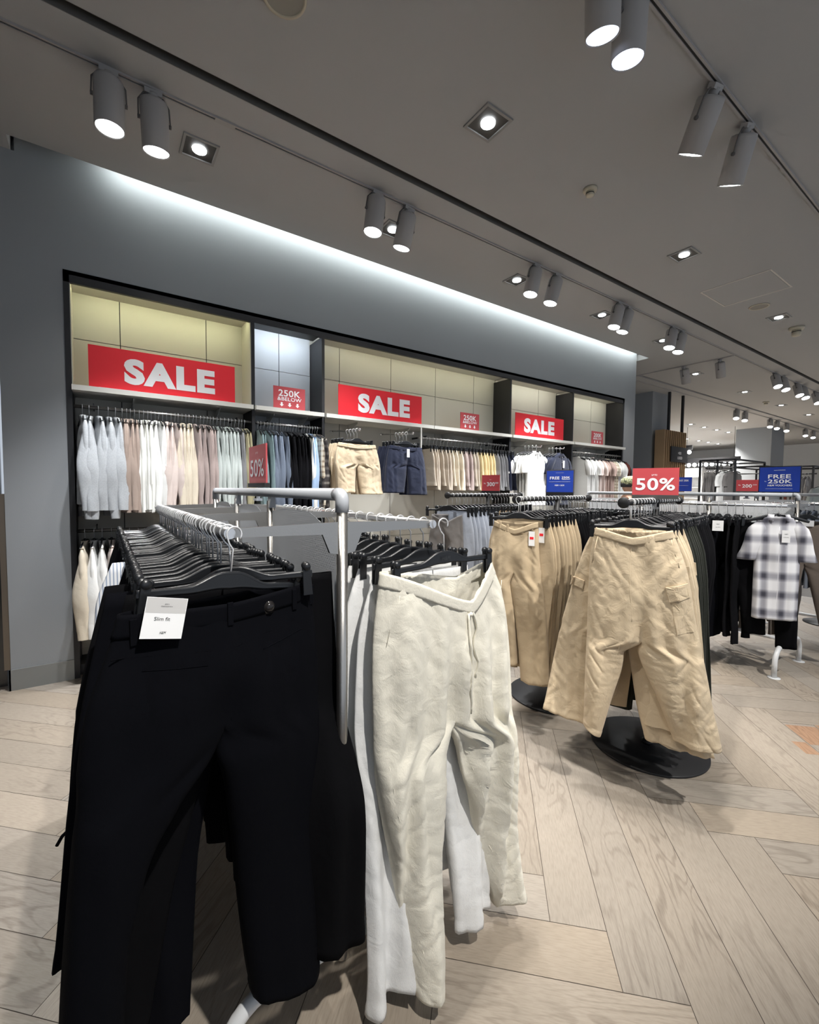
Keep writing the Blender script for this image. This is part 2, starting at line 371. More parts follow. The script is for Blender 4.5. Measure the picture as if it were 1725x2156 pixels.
# ------------------------------------------------------------------ the setting
def build_floor():
    w, n = 0.18, 7; L = n*w; s2 = math.sqrt(0.5); u0, v0 = 1.300, -0.588
    rnd = random.Random(5)
    vs_, fs, uvs, tones = [], [], [], []
    g = 0.0011
    def plank(ua, ub, va, vb, along_u):
        cu, cv = (ua+ub)/2, (va+vb)/2; x, y = (cu-cv)*s2, (cu+cv)*s2
        if x < -2.2 or x > 27 or y < -2.5 or y > 12: return
        ua += g; ub -= g; va += g; vb -= g
        c = [(ua, va), (ub, va), (ub, vb), (ua, vb)]; b = len(vs_)
        for u, v in c: vs_.append(((u-v)*s2, (u+v)*s2, 0.0))
        fs.append((b, b+1, b+2, b+3)); ox, oy = rnd.random()*40, rnd.random()*40
        fl = rnd.choice((-1, 1))
        for u, v in c:
            uvs.append((((u-ua) if along_u else (v-va))*fl+ox, ((v-va) if along_u else (u-ua))+oy))
        t = rnd.uniform(0.86, 1.10); wv = rnd.uniform(-0.03, 0.03)
        tones.append((t*(1+wv), t, t*(1-wv*1.4)))
    # long boards along u, shorter ones (4 widths) across them; the pattern repeats every 11 widths along a row
    for k in range(-130, 160):
        for m in range(-16, 18):
            x0 = (k+11*m)
            plank(u0+x0*w, u0+(x0+n)*w, v0+k*w, v0+(k+1)*w, True)
            y0 = k+1+11*m
            plank(u0+k*w, u0+(k+1)*w, v0+y0*w, v0+(y0+4)*w, False)
    # the worn orange-brown patch at the right edge
    for a0, a1, b0, b1 in ((8.62, 9.85, -7.97, -7.03), (8.02, 8.72, -6.97, -6.56), (8.6, 10.0, -8.97, -8.03)):
        c = [(u0+a0*w, v0+b0*w), (u0+a1*w, v0+b0*w), (u0+a1*w, v0+b1*w), (u0+a0*w, v0+b1*w)]; b = len(vs_)
        for u, v in c: vs_.append(((u-v)*s2, (u+v)*s2, 0.0006)); uvs.append((u-c[0][0]+3, v-c[0][1]+7))
        fs.append((b, b+1, b+2, b+3)); tones.append((1.12, 0.80, 0.62))
    me = bpy.data.meshes.new('floor'); me.from_pydata(vs_, [], fs); me.materials.append(M_floor)
    uvl = me.uv_layers.new(name='UVMap')
    for i, u in enumerate(uvs): uvl.data[i].uv = u
    ca = me.color_attributes.new('tone', 'FLOAT_COLOR', 'CORNER')
    for i in range(len(uvs)): ca.data[i].color = (*tones[i//4], 1)
    o = obj('floor', me, M_floor); o['kind'] = 'structure'
    struct('floor_underlay', MB().box(-2.2, 27, -2.5, 12, -0.06, -0.0012), M_seam)
build_floor()

G0, G1 = 2.745, 2.815      # groove beside the wall aisle
K0, K1 = 4.63, 4.70        # second groove further in
cb = MB()
cb.box(-2.2, 27, -2.5, G0, CEIL, CEIL+0.12)
cb.box(-2.2, 27, G1, 3.975, CEIL, CEIL+0.12)
cb.box(-2.2, -0.47, 3.975, 4.187, CEIL, CEIL+0.12)
cb.box(7.76, 27, 3.975, 4.187, CEIL, CEIL+0.12)
cb.box(-2.2, 8.7, 4.187, 12, CEIL, CEIL+0.12)
cb.box(8.7, 27, 4.187, K0, CEIL, CEIL+0.12)
cb.box(8.7, 27, K1, 12, CEIL, CEIL+0.12)
struct('ceiling', cb, M_ceil)
struct('trim_1', MB().box(-2.2, 27, G0-0.01, G1+0.01, CEIL+0.10, CEIL+0.13).box(-2.2, 27, G0-0.002, G0+0.004, CEIL+0.001, CEIL+0.12).box(-2.2, 27, G1-0.004, G1+0.002, CEIL+0.001, CEIL+0.12), M_groove)
struct('trim_2', MB().box(8.7, 27, K0-0.01, K1+0.01, CEIL+0.08, CEIL+0.11), M_groove)
# cove pocket above the slot
struct('trim_3', MB().box(-0.49, 7.78, 3.955, 3.975, CEIL+0.1, 4.12).box(-0.49, 7.78, 3.955, 4.21, 4.12, 4.14).box(-0.49, -0.47, 3.955, 4.21, CEIL+0.1, 4.12).box(7.76, 7.78, 3.955, 4.21, CEIL+0.1, 4.12).box(-0.49, 7.78, 4.187, 4.21, CEIL+0.1, 4.12), M_whitem)
# walls
CY = 4.44
wb = MB()
wb.box(-0.565, -0.206, WALL, 4.50, 0.0, CEIL-0.0)
wb.box(7.30, 7.65, WALL, 4.50, 0, CEIL-0.0)
wb.box(-0.206, 7.30, WALL, 4.50, 3.03, CEIL-0.0)
wb.box(-0.45, 7.65, WALL, 4.18, CEIL, 4.10)
struct('wall_main', wb, M_wall)
struct('baseboard_main', MB().box(-0.575, -0.206, WALL-0.012, WALL, 0, 0.15).box(-0.575, -0.565, WALL-0.012, 4.5, 0, 0.15), M_base)
struct('baseboard_right', MB().box(7.30, 7.66, WALL-0.012, WALL, 0, 0.15), M_base)
struct('trim_4', MB().box(-0.60, -0.566, WALL+0.005, 4.2, 0.15, 1.40), M_bronze)
struct('wall_left', MB().box(-2.2, -0.60, 4.25, 4.3, 0, CEIL), M_dmir)
struct('wall_left_rear', MB().box(-2.25, -2.2, -2.5, 4.3, 0, CEIL), M_wall)
# behind the aisle: grey blocks, far wall
struct('wall_inner', MB().box(7.65, 10.35, 6.8, 6.9, 0, CEIL), M_wall)
struct('wall_pier', MB().box(10.35, 11.15, 5.19, 6.9, 0, CEIL), M_wall)
struct('wall_column', MB().box(19.0, 20.3, 5.45, 6.5, 0, CEIL), M_wall)
struct('wall_far', MB().box(26.9, 27, -2.5, 12, 0, CEIL), mat('far_wall_white', (0.62, 0.63, 0.64), 0.8))
struct('wall_far_side', MB().box(11.15, 27, 11.9, 12, 0, CEIL), MATS['far_wall_white'])

# cove fitting
tag(obj('cove_light_strip', MB().box(0.08, 7.62, 3.977, 3.995, 3.84, 3.87), M_led), 'long white light strip in the ceiling slot above the grey wall', 'light strip')

# ------------------------------------------------------------------ wall unit
def wall_unit():
    t = thing('wall_display_unit', 'long black-framed wall display unit with cream backs and lit bays', 'display unit', (3.55, 4.3, 0))
    def P(name, mb, m): 
        o = obj(name, mb, m, t); o.location = (-3.55, -4.3, 0); return o
    fr = MB(); x0, x1 = -0.206, 7.30; yf = WALL-0.006
    fr.box(x0, x0+0.035, yf, CY, 0, 3.03); fr.box(x1-0.035, x1, yf, CY, 0, 3.03); fr.box(x0, x1, yf, yf+0.03, 2.945, 3.03); fr.box(x0, x1, yf, CY, 3.00, 3.03)
    P('frame', fr, M_frame)
    for i, px in enumerate((1.125, 1.805, 4.50, 5.87)):
        P('partition', MB().box(px, px+0.028, yf+0.002, CY, 0.0, 2.95), M_frame)
    J = {0: (-0.171, 1.125, [0.145, 0.805], M_panel), 1: (1.153, 1.805, [1.477], M_panelg), 2: (1.833, 4.50, [2.144, 2.805, 3.47, 4.124], M_panel),
         3: (4.528, 5.87, [5.454], M_panel), 4: (5.898, 7.265, [6.815], M_panel)}
    for k, (a, b, js, m) in J.items():
        xs = [a]+js+[b]; mb = MB()
        for p, q in zip(xs, xs[1:]):
            for z0, z1 in ((0.02, 0.9), (0.905, 1.75), (1.755, 2.625), (2.63, 3.0)):
                mb.box(p+0.0035, q-0.0035, CY, CY+0.012, z0+0.0012, z1)
        P('back_panel', mb, m)
        gr = MB()
        for j in js: gr.box(j-0.004, j+0.004, CY+0.006, CY+0.014, 0, 3.0)
        P('upright_channel', gr, M_ink)
    P('back_board', MB().box(-0.2, 7.29, CY+0.0125, CY+0.03, 0, 3.0), M_panel)
    P('plinth', MB().box(-0.17, 7.26, 4.20, CY, 0, 0.08), M_frame)
    lining = MB(); lining.box(-0.171, 1.12, yf+0.03, CY, 2.985, 2.999); lining.box(-0.171, -0.166, yf+0.012, CY, 2.2, 2.985); lining.box(1.118, 1.124, yf+0.012, CY, 2.21, 2.985)
    P('bay_lining', lining, M_panel)
    lining = MB(); lining.box(1.84, 4.5, yf+0.03, CY, 2.985, 2.999); lining.box(4.53, 5.87, yf+0.03, CY, 2.985, 2.999); lining.box(5.9, 7.26, yf+0.03, CY, 2.985, 2.999)
    P('bay_lining', lining, M_panel)
    for a, b in ((1.21, 1.74), (4.62, 5.70), (6.30, 7.10)):
        P('light_strip', MB().box(a, b, 4.166, 4.178, 2.972, 2.984), M_led)
    for a, b in ((-0.172, 1.128), (1.15, 1.811), (1.835, 3.18), (3.186, 4.50), (4.528, 5.868), (5.89, 7.30)):
        o = P('shelf', MB().box(a, b, 4.085, CY-0.002, 2.166, 2.204), M_shelf)
        for x in (a+0.3*(b-a), a+0.8*(b-a)):
            br = MB(); br.prism([(0, 2.165), (0, 2.06), (0.015, 2.06), (0.24, 2.15), (0.24, 2.165)], -0.002, 0.002, Matrix(((0, 1, 0, x), (-1, 0, 0, CY-0.003), (0, 0, 1, 0), (0, 0, 0, 1))))
            P('shelf_bracket', br, M_shelf)
    # hanging rails
    def rail(a, b, z, y=4.15, m=M_steel):
        mb = MB().tube([(a, y, z), (b, y, z)], 0.0125, 12)
        P('hang_rail', mb, m)
        for x in (a+0.12, b-0.12): P('rail_bracket', MB().box(x-0.004, x+0.004, y, CY, z+0.012, z+0.032), M_blkm)
    rail(-0.165, 1.12, 2.055); rail(1.16, 1.80, 2.055); rail(-0.165, 1.12, 1.12); rail(1.16, 1.80, 1.12)
    rail(3.0, 4.48, 2.055); rail(5.9, 7.26, 2.055)
    for x, zz in ((2.05, 2.03), (2.68, 2.045), (4.55+0.19, 2.04), (5.22, 2.045)):
        P('faceout_arm', MB().tube([(x, CY, zz+0.05), (x, 3.80, zz-0.01), (x, 3.79, zz+0.01)], 0.007, 8).tube([(x-0.02, CY-0.004, zz+0.05), (x+0.02, CY-0.004, zz+0.05)], 0.01, 6), M_chrome)
    P('shelf_prop', MB().box(2.985, 2.995, 4.07, 4.09, 1.90, 2.16, ), M_shelf)
    return t
wall_unit()

# ------------------------------------------------------------------ signs
def sign(name, label, w, h, loc, rotz, m, texts, tilt=0.0, holder=None, border=None, group=None, thick=0.006):
    t = thing(name, label, 'sign', loc, rotz, group); t.rotation_euler = (tilt, 0, rotz)
    p = obj('sign_panel', MB().box(-w/2, w/2, 0, thick, 0, h), m, t)
    if border: obj('sign_frame', MB().box(-w/2-.006, w/2+.006, 0.001, thick+.004, h, h+.006).box(-w/2-.006, w/2+.006, 0.001, thick+.004, -.006, 0).box(-w/2-.006, -w/2, 0.001, thick+.004, 0, h).box(w/2, w/2+.006, 0.001, thick+.004, 0, h), border, t)
    for s, x, z, tw, th, bold in texts:
        if s == '>>>':
            a = MB()
            for k in (-1, 0, 1):
                c = x+k*tw/2.6
                a.add([(c-.009, -.0015, z+th/2), (c+.009, -.0015, z+th/2), (c+.009, -.0015, z), (c-.009, -.0015, z)], [(0, 1, 2, 3)], False)
                a.add([(c-.02, -.0015, z), (c+.02, -.0015, z), (c, -.0015, z-th/2)], [(0, 1, 2)], False)
            obj('arrows', a, M_white, t)
        elif s == '---': obj('ruled_line', MB().box(x-tw/2, x+tw/2, -.0015, -.0005, z-th/2, z+th/2), M_white, t)
        else: letters(s, tw, th, M_white, t, x, z, bold=bold)
    if holder:
        if holder == 'shelf':
            obj('card_holder', MB().box(-w/2+.06, -w/2+.06+w*.24, -.012, .02, -.002, .006), M_white, t)
            if w > .5: obj('card_holder', MB().box(w/2-.06-w*.2, w/2-.06, -.012, .02, -.002, .006), M_white, t)
        else:
            hh, st = holder
            obj('card_holder', MB().box(-w/2, w/2, -.006, .014, -hh, 0.0), M_steel if st else M_blkm, t)
            obj('stem', MB().box(-.012, .012, 0, .008, -hh-.05, -hh).box(-.02, .02, -.01, .015, -hh-.055, -hh-.045), M_chrome, t)
    return t
sign('sale_sign', 'largest red SALE sign, on the far left shelf of the wall unit', 1.05, 0.318, (0.455, 4.135, 2.206), 0, M_red, [('SALE', 0.03, 0.155, 0.66, 0.20, 0.055)], 0.0, 'shelf')
sign('sale_sign', 'red SALE sign on the long middle shelf, behind the khaki shorts', 1.05, 0.315, (2.51, 4.135, 2.206), 0, M_red, [('SALE', 0.03, 0.155, 0.66, 0.20, 0.055)], 0.0, 'shelf')
sign('sale_sign', 'red SALE sign above the white polo shirts, smallest of the three in view', 1.05, 0.312, (5.14, 4.135, 2.206), 0, M_red, [('SALE', -0.02, 0.155, 0.66, 0.20, 0.055)], 0.0, 'shelf')
T250 = [('250K', 0, 0.152, 0.215, 0.062, 0.02), ('&BELOW', 0, 0.098, 0.235, 0.034, 0.012), ('>>>', 0, 0.045, 0.20, 0.04, 0)]
T200 = [('200K' if s == '250K' else s, *r) for s, *r in T250]
sign('price_sign', 'small red 250K & BELOW sign in the narrow grey bay', 0.31, 0.212, (1.482, 4.15, 2.206), 0, M_redp, T250, 0.0, 'shelf')
sign('price_sign', 'small red 250K & BELOW sign at the right of the long middle shelf', 0.315, 0.212, (3.80, 4.15, 2.206), 0, M_redp, T250, 0.0, 'shelf')
sign('price_sign', 'small red 200K & BELOW sign in the right-hand end bay', 0.32, 0.212, (6.57, 4.15, 2.206), 0, M_redp, T200, 0.0, 'shelf')
AX = R(-77)
def rel(x, z, w, h, W, H): return (x*W, z*H, w*W, h*H)
def S(s, x, z, w, h, b, W, H): return (s, x*W, z*H, w*W, h*H, b)
W_, H_ = 0.225, 0.148
sign('price_sign', 'red UP TO 50% sign above the cargo trousers stand', W_, H_, (2.50, 1.225, 1.435), AX+R(10), M_redp,
     [S('50%', 0, .40, .84, .46, .02, W_, H_), S('UP TO', -.02, .74, .12, .06, .01, W_, H_)], 0, (0.022, True))
W_, H_ = 0.185, 0.150
sign('voucher_sign', 'blue FREE 250K voucher sign on the middle black stand, before the navy polo', W_, H_, (2.63, 1.94, 1.445), AX+R(6), M_blue,
     [S('FREE', -.19, .66, .36, .13, .015, W_, H_), S('250K', .23, .68, .32, .10, .015, W_, H_), S('---', 0, .48, .8, .008, 0, W_, H_), S('H&M + BOX', 0, .32, .36, .07, .01, W_, H_), S('---', 0, .90, .3, .006, 0, W_, H_), S('---', .23, .59, .30, .02, 0, W_, H_)], 0, (0.022, False), M_steel)
W_, H_ = 0.172, 0.140
sign('price_sign', 'red Rp 300.000 sign on the rearmost black stand', W_, H_, (2.82, 2.80, 1.450), AX+R(6), M_redp,
     [S('300', 0.02, .42, .44, .26, .02, W_, H_), S('Rp', -.32, .46, .10, .12, .01, W_, H_), S('.000', .33, .50, .20, .10, .01, W_, H_), S('ONLY', .0, .70, .12, .04, .0, W_, H_)], 0, (0.022, False))
W_, H_ = 0.24, 0.155
sign('price_sign', 'pink-red 50% sign standing on the near rack, seen at a slant', W_, H_, (0.525, 1.86, 1.474), R(-90), M_redp,
     [S('50%', 0, .40, .80, .46, .01, W_, H_), S('UP TO', 0, .80, .14, .05, .0, W_, H_)], 0, (0.018, False))
W_, H_ = 0.268, 0.205
sign('voucher_sign', 'large black-framed blue FREE 250K VOUCHERS sign on the far white rack', W_, H_, (4.60, 1.255, 1.462), R(-90), M_blue,
     [S('FREE', 0, .62, .56, .16, .018, W_, H_), S('250K', 0.02, .42, .60, .16, .018, W_, H_), S('H&M VOUCHERS', 0.02, .26, .60, .07, .015, W_, H_), S('---', 0, .87, .28, .012, 0, W_, H_), S('---', 0, .12, .66, .008, 0, W_, H_), S('Rp', -.34, .42, .05, .05, .0, W_, H_)], 0, None, M_blkm)
W_, H_ = 0.160, 0.098
sign('price_sign', 'red Rp 200.000 sign on the far white rack', W_, H_, (4.60, 1.475, 1.466), R(-90), M_redp,
     [S('200', 0, .46, .44, .30, .02, W_, H_), S('Rp', -.34, .52, .10, .14, .0, W_, H_), S('.000', .34, .56, .20, .10, .0, W_, H_)], 0, (0.012, True))
W_, H_ = 0.19, 0.135
sign('voucher_sign', 'small blue 250K sign peeking out behind the red 50% sign', W_, H_, (4.60, 2.01, 1.462), R(-90), M_blue,
     [S('FREE 250K', 0.12, .76, .5, .13, .015, W_, H_), S('---', .1, .4, .5, .01, 0, W_, H_)], 0, None)

# ------------------------------------------------------------------ ceiling fittings
def downlight(x, y, label, power=0.0, s=0.218):
    t = thing('recessed_downlight', label, 'ceiling light', (x, y, CEIL), 0, 'square recessed downlights')
    h = s/2; f = MB()
    for a in ((-h, h, -h, -h+.016), (-h, h, h-.016, h), (-h, -h+.016, -h+.016, h-.016), (h-.016, h, -h+.016, h-.016)): f.box(*a, -0.010, 0.0)
    obj('trim_ring', f, M_trimw, t)
    obj('baffle', MB().box(-h+.016, h-.016, -h+.016, h-.016, -0.002, 0.0), M_baffle, t)
    obj('lens', MB().lathe([(0.0, -0.008), (0.034, -0.008), (0.036, -0.006)], 20), M_glow2 if power else M_glow, t)
    obj('lens_rim', MB().lathe([(0.036, -0.002), (0.036, -0.010), (0.045, -0.010), (0.046, -0.002)], 20), M_glow, t)
    if power:
        l = bpy.data.lights.new('downlight_beam', 'SPOT'); l.energy = power; l.spot_size = R(100); l.spot_blend = 0.7; l.shadow_soft_size = 0.04; l.color = (1.0, 0.96, 0.9)
        lo = bpy.data.objects.new('downlight_beam', l); COL.objects.link(lo); lo.parent = t; lo.location = (0, 0, -0.03)
    return t
DL = [(2.027, 2.089, 'recessed square downlight, nearest one, in the open ceiling near the top centre', 1),
      (0.587, 3.378, 'recessed square downlight beside the nearest pair of track lamps', 1),
      (2.152, 3.386, 'recessed square downlight between the second pair of track lamps', 1),
      (3.757, 3.386, 'recessed square downlight left of the third pair of track lamps', 1),
      (4.667, 2.090, 'recessed square downlight left of the access panel', 1),
      (5.382, 3.386, 'recessed square downlight left of the fourth pair of track lamps', 1),
      (7.311, 2.084, 'recessed square downlight beyond the round ceiling speaker', 1),
      (7.02, 3.40, 'recessed square downlight tucked behind the fifth pair of track lamps', 1),
      (9.486, 3.96, 'recessed downlight between the two lamps of the cross track', 1)]
for x, y, lb, p in DL: downlight(x, y, lb, DOWN_W)
for i, (x, y) in enumerate([(12.05, 3.99), (14.6, 4.02), (16.97, 4.02)]): downlight(x, y, f'{ordn(i+1)} recessed downlight past the cross track along the aisle', DOWN_W*8)
for i, (x, y) in enumerate([(16.33, 6.9), (17.43, 6.93), (18.5, 6.94), (19.56, 6.94)]): downlight(x, y, f'{ordn(i+1)} from the left in the nearer row of four far downlights', DOWN_W*16)
for i, (x, y) in enumerate([(19.55, 8.85), (20.65, 8.85), (21.78, 8.85), (22.75, 8.85), (23.8, 8.85)]): downlight(x, y, f'{ordn(i+1)} from the left in the farthest row of five downlights', DOWN_W*16)

def track(name, label, p, q):
    v = Vector(q)-Vector(p); L = v.length; a = math.atan2(v.y, v.x)
    t = thing(name, label, 'lighting track', (p[0], p[1], CEIL), a)
    obj('track_rail', MB().box(0, L, -0.018, -0.006, -0.012, 0.0).box(0, L, 0.006, 0.018, -0.012, 0.0), M_lamp, t)
    obj('track_slot', MB().box(0, L, -0.006, 0.006, -0.006, 0.0), M_ink, t)
    obj('joint_cover', MB().box(1.22, 1.34, -0.02, 0.02, -0.0135, 0), M_lamp, t)
    return t
track('lighting_track', 'long lighting track over the wall aisle, left of the ceiling groove', (-0.6, 3.04, 0), (16, 3.04, 0))
track('lighting_track', 'lighting track crossing the upper right corner of the ceiling', (-0.6, 1.148, 0), (12, 1.148, 0))
track('lighting_track', 'added unseen lighting track behind the viewpoint, carrying front fill spotlights', (-0.6, -0.9, 0), (7, -0.9, 0))  # added out of view, only to carry the front fill lamps
track('lighting_track', 'short cross track joining the aisle track beyond the wall end', (8.72, 3.07, 0), (8.72, 4.90, 0))
track('lighting_track', 'distant lighting track beyond the second ceiling groove', (8.8, 4.90, 0), (24, 4.90, 0))

def head_proto():
    """a cylinder spotlight pointing down local -Z, hung from its bracket at the origin"""
    t = thing('track_spotlight', 'x', 'spotlight')
    obj('housing', MB().lathe([(0.0, -0.055), (0.055, -0.056), (0.070, -0.062), (0.073, -0.075), (0.073, -0.318), (0.070, -0.320), (0.066, -0.312), (0.0, -0.312)], 28), M_lamp, t)
    obj('lens', MB().lathe([(0.0, -0.3145), (0.064, -0.3145), (0.066, -0.313)], 24), M_glow, t)
    br = MB().tube([(-0.012, 0, -0.012), (-0.05, 0, -0.03), (-0.078, 0, -0.07), (-0.082, 0, -0.16)], 0.0045, 6).tube([(0.012, 0, -0.012), (0.05, 0, -0.03), (0.078, 0, -0.07), (0.082, 0, -0.16)], 0.0045, 6)
    br.lathe([(0, -0.006), (0.011, -0.006), (0.011, 0.006), (0, 0.006)], 10, Matrix(((0, 0, 1, -0.08), (1, 0, 0, 0), (0, 1, 0, -0.16), (0, 0, 0, 1)))).lathe([(0, -0.006), (0.011, -0.006), (0.011, 0.006), (0, 0.006)], 10, Matrix(((0, 0, 1, 0.08), (1, 0, 0, 0), (0, 1, 0, -0.16), (0, 0, 0, 1))))
    obj('bracket', br, M_track, t)
    obj('adapter', MB().box(-0.045, 0.045, -0.02, 0.02, -0.03, -0.004).lathe([(0.0, -0.06), (0.022, -0.06), (0.028, -0.03), (0.028, -0.02)], 14), M_lamp, t)
    return t
HP = head_proto()
HEADS = [((0.074, 3.04), (0.0, -0.02, -1), 'first track spotlight from the left, brightest lens', 1.0), ((0.286, 3.04), (0.05, 0.13, -1), 'second track spotlight from the left, dimmer than its neighbour', .8),
         ((1.789, 3.04), (-0.13, 0.0, -1), 'left lamp of the second pair on the aisle track', 1.0), ((2.089, 3.04), (-0.10, 0.22, -1), 'right lamp of the second pair on the aisle track', .7),
         ((3.659, 3.04), (-0.22, 0.05, -1), 'left lamp of the third pair on the aisle track', 1.0), ((3.999, 3.04), (-0.22, 0.12, -1), 'right lamp of the third pair on the aisle track', 1),
         ((5.196, 3.04), (-0.26, 0.06, -1), 'left lamp of the fourth pair on the aisle track', 1), ((5.42, 3.04), (-0.22, 0.16, -1), 'right lamp of the fourth pair on the aisle track', 1),
         ((6.54, 3.04), (-0.28, 0.0, -1), 'left lamp of the fifth pair on the aisle track', 1), ((6.827, 3.04), (-0.26, 0.06, -1), 'right lamp of the fifth pair on the aisle track', 1),
         ((1.76, 1.148), (0.24, 0.14, -0.984), 'track spotlight at the very top edge, only its lens end showing', 1.0), ((1.987, 1.148), (0.10, 0.10, -0.986), 'large track spotlight at the top edge with a bluish lens', 1.0),
         ((2.873, 1.148), (0.22, 0.50, -0.85), 'track spotlight at upper right with its lens turned away', 0.9), ((3.332, 1.148), (0.27, 0.36, -0.85), 'track spotlight at the right edge, thin bright lens line', 1.0),
         ((8.715, 3.84), (0.42, 0.02, -0.86), 'left spotlight on the short cross track', .8), ((8.738, 3.28), (0.42, 0.05, -0.86), 'right spotlight on the short cross track', .8)]
for i, (x, lb) in enumerate([(10.6, 'first'), (11.05, 'second'), (11.9, 'third'), (12.3, 'fourth'), (13.2, 'fifth')]):
    HEADS.append(((x, 3.05), (-0.30, -0.3, -0.88), f'{lb} spotlight on the aisle track beyond the cross track', .8))
for i, x in enumerate((14.3, 14.9, 16.9, 17.5, 18.4, 20.4, 21.3)):
    HEADS.append(((x, 4.905), (-0.45, -0.15, -0.86), f'{ordn(i+1)} spotlight on the distant lighting track', .8))
for x, y, d in ((-0.55, 1.148, (0.48, 0.05, -1)), (0.75, 1.148, (0.2, 0.0, -1)), (0.5, -0.9, (0.0, 0.72, -1)), (1.9, -0.9, (0.1, 0.75, -1)), (3.6, -0.9, (0.1, 0.65, -1))):  # lamps added outside the view to light the garments from the front
    HEADS.append(((x, y), d, f'added unseen fill spotlight above and behind the viewpoint, {x:.1f} metres along', .75 if y > 0 else 3.3))
for k, ((x, y), d, lb, pw) in enumerate(HEADS):
    o = HP if k == 0 else dup(HP)
    o['label'] = lb; o['group'] = 'track spotlights'
    q = Vector((0, 0, -1)).rotation_difference(Vector(d).normalized())
    o.location = (x, y, CEIL-0.008); o.rotation_euler = (q @ Vector((1, 0, 0)).rotation_difference(Vector((1, 0, 0)))).to_euler()
    l = bpy.data.lights.new('spot_beam', 'SPOT'); l.energy = SPOT_W*pw*(0.8 if y < 2 else 1.45); l.spot_size = R(66); l.spot_blend = 0.7; l.shadow_soft_size = 0.032
    if y < -0.5: l.spot_size = R(50)
    if 2 < y < 3.5: l.spot_size = R(80)
    l.color = (1.0, 0.965, 0.91) if y < 2 else (0.97, 0.98, 1.0)
    lo = bpy.data.objects.new('spot_beam', l); COL.objects.link(lo); lo.location = Vector((x, y, CEIL-0.008))+Vector(d).normalized()*0.335
    if k in (10, 11):
        for ch in o.children:
            if ch.name.startswith('lens'): ch.data = ch.data.copy(); ch.data.materials[0] = M_glow2
    lo.rotation_euler = Vector(d).to_track_quat('-Z', 'Y').to_euler()

def speaker(x, y, lb):
    t = thing('ceiling_speaker', lb, 'speaker', (x, y, CEIL), 0, 'round ceiling speakers')
    obj('speaker_rim', MB().lathe([(0.088, -0.004), (0.090, -0.010), (0.102, -0.010), (0.106, -0.001)], 32), M_ivory, t)
    obj('speaker_grille', MB().lathe([(0.088, -0.001), (0.089, -0.006), (0.0, -0.0061)], 32, smooth=False), M_grille, t)
speaker(0.742, 2.125, 'round ceiling speaker cut off by the top edge'); speaker(6.695, 2.108, 'round ceiling speaker beside the access panel')
def smoke(x, y, lb, deep=False, s=1.0):
    t = thing('smoke_detector', lb, 'smoke detector', (x, y, CEIL), 0, 'ceiling detectors')
    obj('detector_base', MB().lathe([(0.052*s, 0), (0.052*s, -0.012*s), (0.045*s, -0.022*s), (0.0, -0.022*s)], 24), M_ivory, t)
    obj('detector_head', MB().lathe([(0.030*s, -0.02*s), (0.030*s, -0.05*s*(1.3 if deep else 1)), (0.022*s, -0.055*s*(1.3 if deep else 1)), (0.0, -0.056*s*(1.3 if deep else 1))], 20), M_ivory, t)
    obj('detector_gap', MB().lathe([(0.031*s, -0.034*s), (0.031*s, -0.040*s)], 20), M_ink, t)
smoke(3.094, 2.075, 'ivory smoke detector in the middle of the open ceiling')
smoke(7.95, 2.06, 'larger yellowish ceiling detector on the right, past the speaker', True, 1.7)
smoke(13.77, 4.10, 'small distant smoke detector beyond the cross track', False, 1.3)
def access():
    t = thing('access_panel', 'rectangular ceiling access panel with pale edge trim', 'access panel', (6.02, 2.03, CEIL), 0)
    a, b = 0.335, 0.33; f = MB()
    f.box(-a, a, -b, -b+.014, -.005, 0).box(-a, a, b-.014, b, -.005, 0).box(-a, -a+.014, -b+.014, b-.014, -.005, 0).box(a-.014, a, -b+.014, b-.014, -.005, 0)
    obj('panel_trim', f, mat('pale_trim', (0.60, 0.58, 0.53), 0.6), t)
    obj('panel_door', MB().box(-a+.02, a-.02, -b+.02, b-.02, -.003, 0), M_ceil, t)
access()

